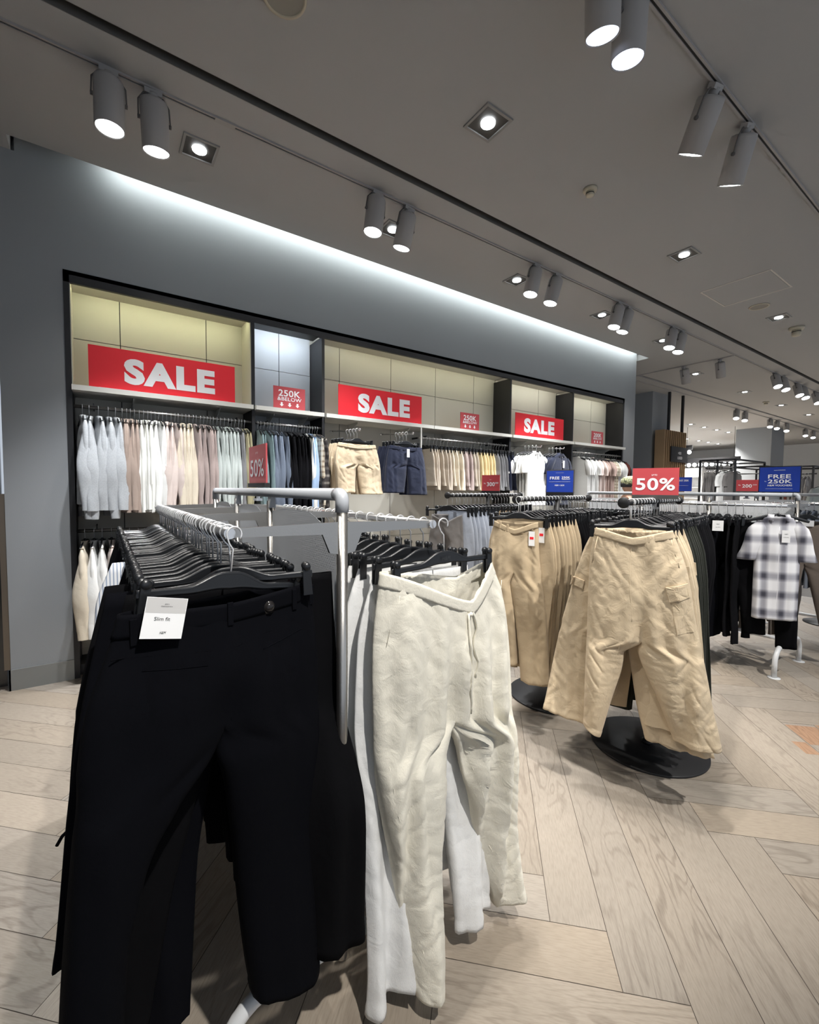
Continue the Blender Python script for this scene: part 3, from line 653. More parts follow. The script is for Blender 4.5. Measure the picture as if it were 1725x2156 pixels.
# ------------------------------------------------------------------ gondola racks
def arc(c, r, a0, a1, n, f):
    return [f(c[0]+r*math.cos(a0+(a1-a0)*i/n), c[1]+r*math.sin(a0+(a1-a0)*i/n)) for i in range(n+1)]
def gondola(name, label, X, posts, arms_l=0.29, arms_r=0.28, base_l=0.30, base_r=0.31, rz=1.352, detail=True):
    """a double-sided white rack standing along Y: tube on top, steel posts, flat arms, chrome hang rails, hoop feet"""
    y0, y1 = posts[0], posts[-1]
    t = thing(name, label, 'clothes rack', (X, y0, 0))
    zt = 1.437
    def P(n, mb, m, bevel=0): return obj(n, mb, m, t, bevel=bevel)
    P('top_tube', MB().tube([(0, 0.012, zt), (0, y1-y0-0.012, zt)], 0.0165, 16), M_greym)
    for yy, s in ((0, 1), (y1-y0, -1)):
        pts = [(0, yy+s*0.03, zt)]+[(0, yy+s*(0.0165-0.0165*math.sin(a)), zt-0.0165+0.0165*math.cos(a)) for a in [i*math.pi/12 for i in range(7)]]+[(0, yy, zt-0.045)]
        P('elbow_cap', MB().tube(pts, 0.0175, 16), M_greym)
    for i, py in enumerate(posts):
        yy = py-y0
        P('post', MB().tube([(0, yy, 0.20), (0, yy, zt-0.03)], 0.0145, 16), M_steel)
        if 0 < i < len(posts)-1:
            P('post_cap', MB().add([(-.012, yy-.018, zt-.055), (.012, yy-.018, zt-.055), (.012, yy+.018, zt-.055), (-.012, yy+.018, zt-.055), (-.006, yy-.03, zt-.006), (.006, yy-.03, zt-.006), (.006, yy+.012, zt-.006), (-.006, yy+.012, zt-.006)],
              [(0, 1, 5, 4), (1, 2, 6, 5), (2, 3, 7, 6), (3, 0, 4, 7)], False), M_greym)
        if detail:
            sl = MB(); s = 1 if i < len(posts)-1 else -1
            for k in range(22):
                z = 0.40+k*0.042; sl.box(-0.004, 0.004, yy+s*0.0138-.0012, yy+s*0.0138+.0012, z, z+0.024)
            q = P('slot_row', sl, M_ink); q['kind'] = 'stuff'
        for sx, L in ((-1, arms_l), (1, arms_r)):
            if L:
                a = MB(); xo = sx*0.012
                # flat arm with the hooked tab that drops into the post slots
                poly = [(xo, rz+0.016), (sx*L, rz+0.010), (sx*L, rz-0.010), (sx*0.055, rz-0.014), (sx*0.035, rz-0.062), (xo, rz-0.066)]
                a.prism(poly, yy-0.0045, yy+0.0045)
                P('arm', a, M_steel)
    for sx, L in ((-1, arms_l), (1, arms_r)):
        if L: P('hang_rail', MB().tube([(sx*L, -0.012, rz), (sx*L, y1-y0+0.012, rz)], 0.0125, 14), M_chrome)
    for p, q in zip(posts, posts[1:]):
        a, b = p-y0+0.02, q-y0-0.02; n = 14; w = b-a
        top = []
        for k in range(n+1):
            u = k/n; top.append((a+w*u, 1.385-0.055*smooth((0.42-u)/0.42)-0.012*smooth((u-.75)/.25)))
        poly = top+[(b, 0.42), (a, 0.42)]
        mb = MB(); m_ = len(poly)
        v = [(x, y, z) for x in (-0.001, 0.001) for y, z in poly]
        mb.add(v, [tuple(range(m_)), tuple(range(2*m_-1, m_-1, -1))]+[(i, i+m_, (i+1) % m_+m_, (i+1) % m_) for i in range(m_)], False)
        P('perforated_panel', mb, M_perf)
    P('lower_tie_tube', MB().tube([(0, 0, 0.24), (0, y1-y0, 0.24)], 0.016, 12), M_whitem)
    for yy in (0.015, y1-y0-0.015):
        r = 0.12; zt2 = 0.225
        pts = [(-base_l, yy, 0.004)]+arc((-base_l+r, zt2-r), r, math.pi, math.pi/2, 8, lambda x, z: (x, yy, z))+arc((base_r-r, zt2-r), r, math.pi/2, 0, 8, lambda x, z: (x, yy, z))+[(base_r, yy, 0.004)]
        P('hoop_foot', MB().tube(pts, 0.0185, 14), M_whitem)
        for x in (-base_l, base_r): P('foot_plate', MB().lathe([(0.042, 0), (0.042, 0.004), (0.0, 0.005)], 24, Tr(x, yy, 0)), M_whitem)
    return t
gondola('gondola_rack', 'near grey-white double-sided rack between the black jeans and the linen trousers', 0.50, [1.02, 1.60, 2.08, 2.55], 0.275, 0.285)
gondola('gondola_rack', 'far grey-white rack with blue and red signs on its top tube', 4.60, [1.13, 1.76, 2.38, 3.0], 0.28, 0.28)
gondola('gondola_rack', 'farthest grey-white rack, cut off by the right edge', 5.75, [0.55, 1.15, 1.75], 0.28, 0.28, detail=False)

# ------------------------------------------------------------------ black bar stands
AXV = Vector((math.cos(R(13)), math.sin(R(13)), 0))
def stand(label, x, y, hz=1.40, half=0.585):
    t = thing('bar_stand', label, 'clothes stand', (x, y, 0), R(13))
    obj('base_plate', MB().lathe([(0.0, 0.0), (0.300, 0.0), (0.302, 0.003), (0.302, 0.009), (0.299, 0.012), (0.0, 0.013)], 72), M_blkm, t)
    obj('pole', MB().tube([(0, 0, 0.012), (0, 0, hz)], 0.0165, 16), M_blkm, t)
    obj('base_collar', MB().lathe([(0.030, 0.012), (0.030, 0.03), (0.017, 0.036)], 20), M_blkm, t)
    obj('bar', MB().tube([(-half, 0, hz), (half, 0, hz)], 0.0145, 16), M_blkm, t)
    for s in (-1, 1):
        obj('end_disc', MB().lathe([(0.0, -0.009), (0.023, -0.009), (0.0255, -0.006), (0.0255, 0.006), (0.023, 0.009), (0.0, 0.009)], 24, Matrix(((0, 0, 1, s*half), (1, 0, 0, 0), (0, 1, 0, hz), (0, 0, 0, 1)))), M_blkm, t)
    return t
STANDS = [(2.54, 1.235), (2.61, 1.94), (2.78, 2.79)]
stand('black round-based stand carrying the cargo trousers', *STANDS[0])
stand('black round-based stand carrying the khaki chinos', *STANDS[1])
stand('rearmost black stand carrying pale jeans, below the Rp 300.000 sign', *STANDS[2], hz=1.412)

# ------------------------------------------------------------------ hangers (origin on the rail centre line)
def hook_pts(r, z_end, s=1):
    p = []
    for i in range(13):
        a = R(-35+ i*245/12); p.append((s*r*math.cos(a), 0, r*math.sin(a)))
    p.append((-s*r*0.55, 0, -r*1.25)); p.append((0, 0, -r*1.9)); p.append((0, 0, z_end)); return p
def clip_hanger_proto(hw=0.178, r=0.0165, body=-0.085):
    t = thing('clip_hanger', 'x', 'hanger')
    obj('hook', MB().tube(hook_pts(r, body), 0.0021, 7), M_wire, t)
    n = 36; top = []; bot = []
    for i in range(n+1):
        u = -1+2*i/n; x = u*hw; a = abs(u)
        hump = smooth((0.50-a)/0.42); zt = body-0.024+0.026*hump; zb = zt-0.0125-0.0165*hump+0.004*math.sin(a*3.1)
        zt -= 0.004*a; top.append((x, zt)); bot.append((x, zb))
    mb = MB()
    for k in range(n):
        v = []
        for (x, z0), (x2, z1) in ((top[k], top[k+1]), (bot[k], bot[k+1])):
            pass
        q = [top[k], top[k+1], bot[k+1], bot[k]]
        mb.prism(q, -0.0045, 0.0045)
    # rounded ribs along both edges
    mb.tube([(x, 0, z) for x, z in top], 0.0052, 6).tube([(x, 0, z) for x, z in bot], 0.0052, 6)
    obj('hanger_arm', mb, M_hang, t)
    for s in (-1, 1):
        c = MB(); X = s*(hw-0.013); zc = body-0.030
        for side in (-1, 1):
            c.add([(X-.0105, side*.004, zc-.052), (X+.0105, side*.004, zc-.052), (X+.0105, side*.0095, zc-.050), (X-.0105, side*.0095, zc-.050),
                   (X-.0085, side*.004, zc+.012), (X+.0085, side*.004, zc+.012), (X+.0085, side*.0125, zc+.014), (X-.0085, side*.0125, zc+.014)],
                  [(0, 1, 2, 3), (4, 5, 6, 7), (0, 1, 5, 4), (3, 2, 6, 7), (0, 3, 7, 4), (1, 2, 6, 5)], False)
            c.lathe([(0.0, -.005), (0.0088, -.005), (0.0100, 0), (0.0088, .005), (0.0, .005)], 16, Matrix(((1, 0, 0, X), (0, 0, 1, side*.010), (0, 1, 0, zc+.018), (0, 0, 0, 1))))
        c.box(X-.006, X+.006, -.012, .012, zc+.004, zc+.012)
        obj('clip', c, M_hang, t)
    return t
def shirt_hanger_proto(hw=0.195, r=0.0165, body=-0.062):
    t = thing('shirt_hanger', 'x', 'hanger')
    obj('hook', MB().tube(hook_pts(r, body), 0.0021, 7), M_wire, t)
    pts, rs = [], []
    for i in range(29):
        u = -1+2*i/28; a = abs(u); pts.append((u*hw, 0.012*a*a, body-0.004-0.055*a**1.25)); rs.append(0.0125-0.004*smooth(1-a*2.5)-0.004*smooth((a-.85)/.15))
    obj('hanger_arm', MB().tube(pts, rs, 8, sx=0.55), M_hang, t)
    obj('hanger_boss', MB().lathe([(0.0, body+.006), (.008, body+.004), (.012, body-.016), (0, body-.02)], 10), M_hang, t)
    return t
CH, SH = clip_hanger_proto(), shirt_hanger_proto()
_used = {'clip': False, 'shirt': False}
def hanger(kind, x, y, z, rz, label, tilt=0.0, group='black hangers'):
    p = CH if kind == 'clip' else SH
    if not _used[kind]:
        _used[kind] = True; o = p
    else: o = dup(p)
    o.location = (x, y, z); o.rotation_euler = (0, tilt, rz); o['label'] = label; o['group'] = group
    return o

# ------------------------------------------------------------------ trousers
def sinterp(tab, z, w=0.035):
    rs = [interp(tab, z+k) for k in (-w, -w*.5, 0, w*.5, w)]
    # clamp the window at both ends so hem and waist keep their width
    if z > tab[0][0]-w or z < tab[-1][0]+w: return rs[2]
    return tuple(sum(c)/5 for c in zip(*rs))
def sag(u, uc):
    k = (u+1)/(uc+1) if u < uc else (1-u)/(1-uc)
    return smooth(max(0, min(1, k)))*.45+max(0, min(1, k))*.55
def ring_shape(x0, x1, b, th, pw=0.62):
    c, a = (x0+x1)/2, (x1-x0)/2; s = math.sin(th)
    return c+a*math.cos(th), b*math.copysign(abs(s)**pw, s)
def trousers_mesh(name, up, L, Rr, m, dep=(0.03, 0.045, 0.05), hem=(0, 0), droop=(0.0, 0.0), Nn=48, nv=(22, 40), fold=0.010, wr=0.003, seed=1, pw=0.62, vfold=22.0, dfn=None, wave=0.0, uc=0.0, gath=0.0):
    """up: rows (z, xleft, xright) waist to crotch; L, Rr: the same for the legs; dep: half depth at waist, seat, hem;
    hem: how much lower each leg's outer corner hangs; droop: how far front and back sag between the clips"""
    H = Nn//2; Mi = 9; v = []; f = []
    zc = up[-1][0]; zw = up[0][0]
    z_w = lambda t: t*7
    def disp(x, y, z, t, s, legc=0.0):
        k = nz(x*vfold+seed*3.1, s*2.0+seed, z*1.3)*fold*(0.25+t) + nz(x*7+seed, s*3.0, z*4.5+x*9)*min(fold, .013)*0.8
        a1 = 1-abs(nz((x*.82+z*.57)*26+seed, s*5, (z*.82-x*.57)*6))*2.6; a2 = 1-abs(nz((x*.80-z*.60)*24, s*4+seed, (z*.80+x*.60)*5+3))*2.6
        m_ = smooth(.5+nz(x*6+seed*2, s*3, z*4)*1.6)
        k += (max(0, a1)**2*m_ + max(0, a2)**2*(1-m_))*wr*1.6*s + nz(x*45+seed, s*5, z*32)*wr*.35
        k *= .2+.8*smooth(z_w(t))
        k += .0028*gath*math.sin(x*230+nz(x*30, 0, seed)*5)*max(0, 1-t*5)
        return k
    rows = nv[0]
    for i in range(rows):
        t = i/(rows-1); z = zw+(zc-zw)*t; xl, xr = sinterp(up, z); b = dep[0]+(dep[1]-dep[0])*smooth(t*1.3)
        for j in range(Nn):
            th = -math.pi/2+2*math.pi*j/Nn; x, y = ring_shape(xl, xr, b, th, pw)
            cen = (xl+xr)/2; u = (x-cen)/((xr-xl)/2)
            zz = z - (droop[0] if y < 0 else droop[1])*sag(u, uc)*(1-smooth(t*1.1))*min(1, abs(y)/b*3)
            s = 1 if y > 0 else -1
            y += s*disp(x, y, zz, t, s)*min(1, abs(math.sin(th))*2)
            y *= 1-0.55*math.exp(-((x-cen)/0.035)**2)*smooth((t-.45)/.55)
            v.append((x, y, zz))
    for i in range(rows-1):
        for j in range(Nn): f.append((i*Nn+j, i*Nn+(j+1) % Nn, (i+1)*Nn+(j+1) % Nn, (i+1)*Nn+j))
    base = (rows-1)*Nn; pf, pb = base, base+H      # front centre, back centre (x is the middle of the waist outline)
    inner = []
    F0, B0 = Vector(v[pf]), Vector(v[pb])
    for k in range(1, Mi+1):
        q = B0.lerp(F0, k/(Mi+1)); q.z -= 0.006*math.sin(math.pi*k/(Mi+1)); inner.append(len(v)); v.append(tuple(q))
    # right leg uses j=0..H (the +x side), left leg j=H..Nn
    for side, tab, outer in ((1, Rr, [base+j for j in range(0, H+1)]), (-1, L, [base+(j % Nn) for j in range(H, Nn+1)])):
        ring0 = outer + (inner if side == 1 else list(reversed(inner)))
        K = len(ring0); P0 = [Vector(v[q]) for q in ring0]
        prev = ring0; ztop = zc; zb = tab[-1][0]; nr = nv[1]
        for i in range(1, nr+1):
            t = i/nr; z = ztop+(zb-ztop)*t; xl, xr = sinterp(tab, z); b = dep[1]+(dep[2]-dep[1])*t; cur = []
            bl = smooth(t/0.16)
            for k in range(K):
                if k <= H: th = -math.pi/2+math.pi*k/H
                else: th = math.pi/2+math.pi*(k-H)/(Mi+1)
                if side == -1: th += math.pi
                x, y = ring_shape(xl, xr, b, th, pw); s = 1 if y > 0 else -1
                y0 = y; y += s*disp(x, y, z, 1+t*.6, s, side)*min(1, abs(math.sin(th))*2)
                if z-zb < .027:
                    y += math.copysign(.0022, y0) if abs(y0) > 1e-3 else 0; x += .0012*math.copysign(1, math.cos(th))
                u = (x-(xl+xr)/2)/((xr-xl)/2)*side
                hz_ = hem[0 if side == -1 else 1]
                zz = z - hz_*(u*0.5+0.5)*smooth((t-.3)/.7) if hz_ >= 0 else z + hz_*(0.5-u*0.5)*smooth((t-.3)/.7)
                y += 0.012*math.sin(z*9+seed)*t+wave*math.sin(x*30+seed)*t
                q = Vector((x, y, zz)); p0 = P0[k].copy(); p0.z = zz+(P0[k].z-ztop)*(1-bl)
                if dfn: q = dfn(q, side, t)
                q = p0.lerp(q, bl) if bl < 1 else q
                cur.append(len(v)); v.append(tuple(q))
            for k in range(K): f.append((prev[k], prev[(k+1) % K], cur[(k+1) % K], cur[k]))
            prev = cur
    me = bpy.data.meshes.new(name); me.from_pydata(v, [], f); me.update()
    me.polygons.foreach_set('use_smooth', [True]*len(f)); me.materials.append(m); return me
def solid(o, th=0.0022):
    s = o.modifiers.new('thickness', 'SOLIDIFY'); s.thickness = th; s.offset = -1; return o
def band(up, z0, z1, b, m, parent, droop=(0, 0), out=0.0022, Nn=72, name='waistband', gather=0.0, pw=0.62, seed=1, uc=0.0):
    """a strip round the waist that lies just outside the cloth"""
    v, f = [], []; rows = 6
    zw, zc = up[0][0], up[-1][0]
    for i in range(rows):
        z = z0+(z1-z0)*i/(rows-1); t = (zw-z)/(zw-zc); xl, xr = interp(up, z)
        edge = 0.0 if 0 < i < rows-1 else -0.0014
        for j in range(Nn):
            th = -math.pi/2+2*math.pi*j/Nn; x, y = ring_shape(xl-out, xr+out, b+out+edge, th, pw)
            cen = (xl+xr)/2; u = (x-cen)/((xr-xl)/2+out)
            zz = z-(droop[0] if y < 0 else droop[1])*sag(max(-1, min(1, u)), uc)*(1-smooth(max(0, t)*1.1))*min(1, abs(y)/b*3)
            y += math.copysign(gather, y)*math.sin(j*math.pi/1.0)*(1 if j % 2 else -1)*(0.5+0.5*math.sin(i*1.9))
            v.append((x, y, zz))
    for i in range(rows-1):
        for j in range(Nn): f.append((i*Nn+j, i*Nn+(j+1) % Nn, (i+1)*Nn+(j+1) % Nn, (i+1)*Nn+j))
    mb = MB(); mb.add(v, f, True); return solid(obj(name, mb, m, parent), 0.0015)
def patch(outline, y, m, parent, name, th=0.0016, stitch=None):
    """flat sewn-on cloth piece, outline in x,z; y may be a function of x,z"""
    n = len(outline); fy = y if callable(y) else (lambda a, b: y)
    cx = sum(p[0] for p in outline)/n; cz = sum(p[1] for p in outline)/n
    rings = (1.0, .94, .66, .33); v, f = [], []
    for y_off, s in ((0.002, 1.0),)+tuple((-th, q) for q in rings):
        for x, z in outline:
            X, Z = cx+(x-cx)*s, cz+(z-cz)*s; v.append((X, fy(X, Z)+y_off, Z))
    R_ = len(rings)+1
    for r in range(R_-1):
        for i in range(n): f.append((r*n+i, r*n+(i+1) % n, (r+1)*n+(i+1) % n, (r+1)*n+i))
    v.append((cx, fy(cx, cz)-th, cz)); c = len(v)-1
    for i in range(n): f.append(((R_-1)*n+i, (R_-1)*n+(i+1) % n, c))
    return obj(name, MB().add(v, f, False), m, parent)
def dense(poly, k=6):
    out = []
    for (a, b), (c, d) in zip(poly, poly[1:]+poly[:1]):
        for i in range(k): out.append((a+(c-a)*i/k, b+(d-b)*i/k))
    return out
def raycast_front(o_mesh):
    from mathutils.bvhtree import BVHTree
    t = BVHTree.FromPolygons([v.co for v in o_mesh.vertices], [tuple(p.vertices) for p in o_mesh.polygons])
    def fy(x, z):
        h = t.ray_cast(Vector((x, -1, z)), Vector((0, 1, 0))); 
        return h[0].y if h[0] is not None and h[0].y < 0.03 else -0.02
    return fy
def price_tag(parent, x, z, y, w=0.045, h=0.08, texts=(), rot=0.0, red=False, name='hang_tag'):
    o = obj(name, MB().box(-w/2, w/2, -.0004, .0004, -h, 0), M_paper, parent, (x, y, z)); o.rotation_euler = (0, rot, 0)
    for s, tx, tz, tw, th in texts: letters(s, tw, th, M_ink, o, tx, tz, -.0009, name='print')
    if red: obj('red_sticker', MB().box(-w*.32, w*.32, -.0012, -.0006, -h*.55, -h*.38), M_red, o)
    return o

# ------------------------------------------------------------------ the garments seen from the front
def hero(name, label, loc, rz, up, L, Rr, m, **k):
    t = thing(name, label, 'trousers', (loc[0], loc[1], 0), rz)
    me = trousers_mesh('trouser_body', up, L, Rr, m, **k); o = solid(obj('trouser_body', me, m, t)); return t, me
def seam_line(pts, m, parent, name='seam', r=0.0011):
    return obj(name, MB().tube(pts, r, 5), m, parent)
def belt_loop(parent, m, x, z0, z1, fy):
    return obj('belt_loop', MB().prism([(x-.006, z0), (x+.006, z0), (x+.006, z1), (x-.006, z1)], fy(x, (z0+z1)/2)-.006, fy(x, (z0+z1)/2)-.001), m, parent, bevel=0.001)

def jeans():
    m = F['black']
    up = [(1.222, -.200, .203), (1.14, -.224, .214), (1.09, -.245, .221), (1.04, -.258, .224), (.957, -.268, .226)]
    L = [(.957, -.268, -.052), (.918, -.27, -.054), (.845, -.276, -.098), (.76, -.283, -.165), (.608, -.295, -.205), (.462, -.305, -.216), (.27, -.318, -.225), (.2, -.322, -.228)]
    Q = [(.957, -.050, .226), (.914, -.044, .226), (.841, -.014, .226), (.663, .011, .225), (.506, .023, .222), (.369, .033, .217), (.285, .045, .212)]
    t, me = hero('denim_jeans', 'black slim fit jeans, hung back to front at the near end of the near rack', (.215, .985), R(14), up, L, Q, m, dep=(.022, .045, .05), hem=(0, .065),
                 droop=(.012, .004), Nn=96, nv=(30, 60), fold=.006, wr=.0006, seed=2, pw=.7)
    fy = raycast_front(me)
    band(up, 1.2225, 1.180, .0225, m, t, (.012, .004), out=.003, pw=.7)
    for x in (-.185, -.010, .150, .205): belt_loop(t, m, x, 1.166, 1.214, lambda a, b: fy(a, b)-.003)
    for x0, s in ((-.118, 1), (.118, -1)):
        o = [(x0-.058, 1.118+.010*s), (x0+.058, 1.118-.010*s), (x0+.054, 1.02), (x0, .985), (x0-.054, 1.02)]
        patch(dense(o), fy, m, t, 'back_pocket', .0022)
        seam_line([(x, fy(x, z)-.003, z) for x, z in [(x0-.057+i*.0114, 1.108+s*(.010-.002*i)) for i in range(11)]], F['black'], t, 'pocket_stitching', .0009)
    seam_line([(-.222+.0222*i, fy(-.222+.0222*i, 1.150-.032*(1-abs(i-9.5)/9.5)) - .0012, 1.150-.032*(1-abs(i-9.5)/9.5)) for i in range(0, 20)], m, t, 'yoke_seam', .0013)
    seam_line([(-.009+.0*i, fy(-.009, 1.17-.011*i)-.0012, 1.17-.011*i) for i in range(20)], m, t, 'seat_seam', .0013)
    for tab, s in ((L, 0), (Q, 1)):
        z = tab[-1][0]
    o = obj('security_tag', MB().lathe([(0.0, 0.012), (.006, .0115), (.010, .009), (.0122, .004), (.0140, .002), (.0195, .0), (.0195, -.003), (0, -.003)], 32, Matrix(((1, 0, 0, .082), (0, 0, -1, fy(.082, 1.185)-.004), (0, 1, 0, 1.186), (0, 0, 0, 1)))), mat('security_tag_black', (.02, .018, .018), .15, metal=.3), t)
    # card tag on the waistband
    y = fy(-.135, 1.16)-.013
    c = obj('card_tag', MB().box(-.0355, .0355, -.0004, .0004, -.074, 0), M_paper, t, (-.132, y, 1.247)); c.rotation_euler = (R(-6), R(13), R(-3)); c['label'] = 'white card tag reading Slim fit'
    obj('card_band', MB().box(-.0345, .0345, -.0007, -.00045, -.028, -.001), mat('card_grey', (.52, .51, .50), .6), c)
    for s, tx, tz, tw, th in (('Slim fit', -.004, -.0385, .027, .0065), ('H&M', .001, -.063, .011, .005), ('BODY', .0, -.012, .008, .002), ('CONTOUR/TECH', .0, -.016, .02, .0022)):
        letters(s, tw, th, M_ink, c, tx, tz, -.0011, shear=.3 if s == 'H&M' else 0, name='print')
    lint = obj('lint_speck', MB().box(-.0012, .0012, -.0006, .0, -.0008, .0008), M_white, t, (.148, fy(.148, .60)-.001, .60)); lint.rotation_euler = (0, R(30), 0)
    return t
jeans()
hanger('clip', .228, .982, 1.3525, R(14), 'black clip hanger gripping the front black slim fit jeans', R(6), 'clip hangers')
# second pair: only its right side shows behind the first
up2 = [(1.235, -.19, .262), (1.116, -.22, .268), (.951, -.24, .280)]
L2 = [(.951, -.24, -.02), (.6, -.27, -.12), (.30, -.30, -.17)]; Q2 = [(.951, -.02, .280), (.697, .05, .306), (.407, .11, .316), (.275, .14, .314)]
def fwd(q, side, t):
    if side == 1: q.y -= .085*smooth((q.x-.10)/.14)*smooth(t*2)
    return q
t2, _ = hero('denim_jeans', 'black flared jeans directly behind the front slim fit pair', (.225, 1.045), R(3), up2, L2, Q2, F['black2'], dep=(.012, .02, .022), Nn=48, nv=(16, 30), fold=.01, wr=.0006, seed=5, dfn=fwd)
up = [(1.20, -.225, .17), (1.0, -.272, .2), (.9, -.290, .21)]
t, _ = hero('trousers', 'black cropped trousers with a cord dangling from the left hem', (.225, 1.35), R(3), up, [(.9, -.290, -.01), (.75, -.304, -.05), (.62, -.312, -.08)], [(.9, .0, .21), (.75, .04, .22), (.62, .08, .22)], F['black2'], dep=(.012, .02, .03), Nn=40, nv=(12, 14), fold=.012, wr=.003, seed=61)
obj('hem_cord', MB().tube([(-.302, -.01, .64), (-.312, -.012, .615), (-.325, -.012, .605), (-.336, -.01, .585)], .004, 6), F['black2'], t)
hanger('clip', .225, 1.345, 1.3525, R(3), 'black clip hanger of the cropped trousers with the hem cord', 0, 'clip hangers')
up = [(1.21, -.222, .17), (.98, -.270, .2), (.85, -.290, .2)]
hero('trousers', 'black wide trousers whose left hem corner swings out lowest on the left', (.225, 1.20), R(2), up, [(.85, -.290, -.01), (.6, -.318, -.10), (.46, -.336, -.16)], [(.85, .0, .2), (.6, .05, .22), (.3, .1, .22)], F['black'], dep=(.012, .02, .022), hem=(.06, 0), Nn=40, nv=(12, 18), fold=.010, wr=.002, seed=63)
hanger('clip', .225, 1.195, 1.3525, R(2), 'black clip hanger of the swung-out wide trousers', 0, 'clip hangers')
up = [(1.222, -.205, .17), (1.12, -.248, .2), (.9, -.262, .2)]
hero('trousers', 'blue and white striped trousers sticking out left of the black row', (.225, 1.60), R(2), up, [(.9, -.262, -.01), (.75, -.26, -.03)], [(.9, .0, .2), (.75, .02, .2)], F['bstripe'], dep=(.012, .02, .022), Nn=40, nv=(12, 18), fold=.010, wr=.002, seed=64)
hanger('clip', .225, 1.60, 1.3525, R(-4), 'black clip hanger of the blue and white striped trousers', 0, 'clip hangers')
hanger('clip', .228, 1.04, 1.3525, R(-14), 'black clip hanger tilted behind the front jeans hanger', R(-4), 'clip hangers')

def linen():
    m = F['linen']
    up = [(1.228, -.203, .183), (1.14, -.216, .225), (1.107, -.221, .240), (1.04, -.226, .256), (.94, -.227, .270), (.775, -.222, .282)]
    L = [(.775, -.222, .018), (.615, -.208, .015), (.392, -.171, .001), (.19, -.140, -.020), (.078, -.127, -.054)]
    Q = [(.775, .030, .282), (.661, .064, .293), (.514, .104, .308), (.361, .147, .322), (.212, .205, .332), (.125, .236, .338)]
    def fall(q, side, t):
        q.y += 0.018*math.sin(q.x*30+1.5)*t + (0.015*math.sin(q.z*7)*t if side == 1 else -.015*t) - (.035*t if side == -1 else 0)
        return q
    t, me = hero('linen_trousers', 'cream linen drawstring trousers facing forward at the near rack', (.81, .992), R(-3), up, L, Q, m, gath=1.0, dep=(.040, .058, .050), hem=(.012, -.055),
                 droop=(.105, .045), Nn=128, nv=(44, 90), fold=.036, wr=.0036, seed=4, pw=1.1, vfold=24, dfn=fall, uc=.45)
    b = band(up, 1.230, 1.190, .0425, m, t, (.105, .045), out=.0035, gather=.0016, Nn=150, pw=1.1, name='elastic_waistband', uc=.45)
    fy = raycast_front(me)
    # drawstrings
    for k, (xs, ln) in enumerate((((.060, .052, .066, .058, .072), .30), ((.083, .095, .088, .102, .098), .20))):
        pts = []
        for i in range(17):
            u = i/16; j = u*4; a = int(min(3, j)); x = xs[a]+(xs[a+1]-xs[a])*(j-a); z = 1.092-ln*u
            pts.append((x+.003*math.sin(u*9), fy(x, z)-.007-.004*math.sin(u*5), z))
        obj('drawstring', MB().tube(pts, .0030, 8, sx=1.7), m, t)
    obj('drawstring_knot', MB().lathe([(0, -.008), (.006, -.005), (.008, 0), (.006, .005), (0, .008)], 12, Tr(.070, fy(.070, 1.088)-.008, 1.088)), m, t)
    for s, xs in ((-1, (-.200, -.185, -.166)), (1, (.236, .228, .218))):
        pts = [(x, fy(x, z)-.001, z) for x, z in ((xs[0], 1.02), (xs[1], 1.08), (xs[2], 1.14), (xs[2]+.004*-s, 1.17))]
        seam_line(pts, m, t, 'pocket_edge', .0011)
    seam_line([(-.012+.08*(1-i/14)**1.5, fy(-.012+.08*(1-i/14)**1.5, 1.075-.022*i)-.001, 1.075-.022*i) for i in range(14)], m, t, 'front_seam', .0018)
    for tab, k in ((L, .010), (Q, .010)):
        pts = [(interp(tab, z)[0 if tab is Q else 0]+.022, fy(interp(tab, z)[0]+.022, z)-.001, z) for z in [tab[0][0]-.06-(tab[0][0]-.06-.16)*i/22 for i in range(23)]]
        seam_line(pts, m, t, 'leg_seam', .0013)
    return t
linen()
hanger('clip', .81, .992, 1.3525, R(-3), 'black clip hanger gripping the cream linen trousers, logo on its hump', R(-3), 'clip hangers')
_h = [o for o in COL.objects if o.get('label', '').startswith('black clip hanger gripping the cream')][0]
letters('H&M', .030, .012, mat('faint_print', (.035, .037, .04), .5), _h, .0, -.099, -.0105, shear=.3, name='logo')
up = [(1.205, -.19, .175), (1.05, -.236, .205), (.86, -.246, .225), (.80, -.247, .23)]
L = [(.80, -.247, -.02), (.53, -.241, -.035), (.22, -.252, -.065), (.10, -.262, -.09)]; Q = [(.80, .0, .23), (.55, .04, .222), (.42, .055, .216), (.09, .065, .200)]
hero('linen_trousers', 'white linen trousers just behind the cream pair, hem nearly touching the floor', (.81, 1.075), R(2), up, L, Q, F['linenw'], dep=(.015, .028, .030), hem=(.06, -.02), Nn=80, nv=(24, 60), dfn=lambda q, s, t: q+Vector((0, -.085*t, 0)), pw=1.0, fold=.03, wr=.003, seed=9, vfold=22)
hanger('clip', .79, 1.062, 1.3525, R(2), 'black clip hanger of the white linen trousers behind the cream pair', 0, 'clip hangers')

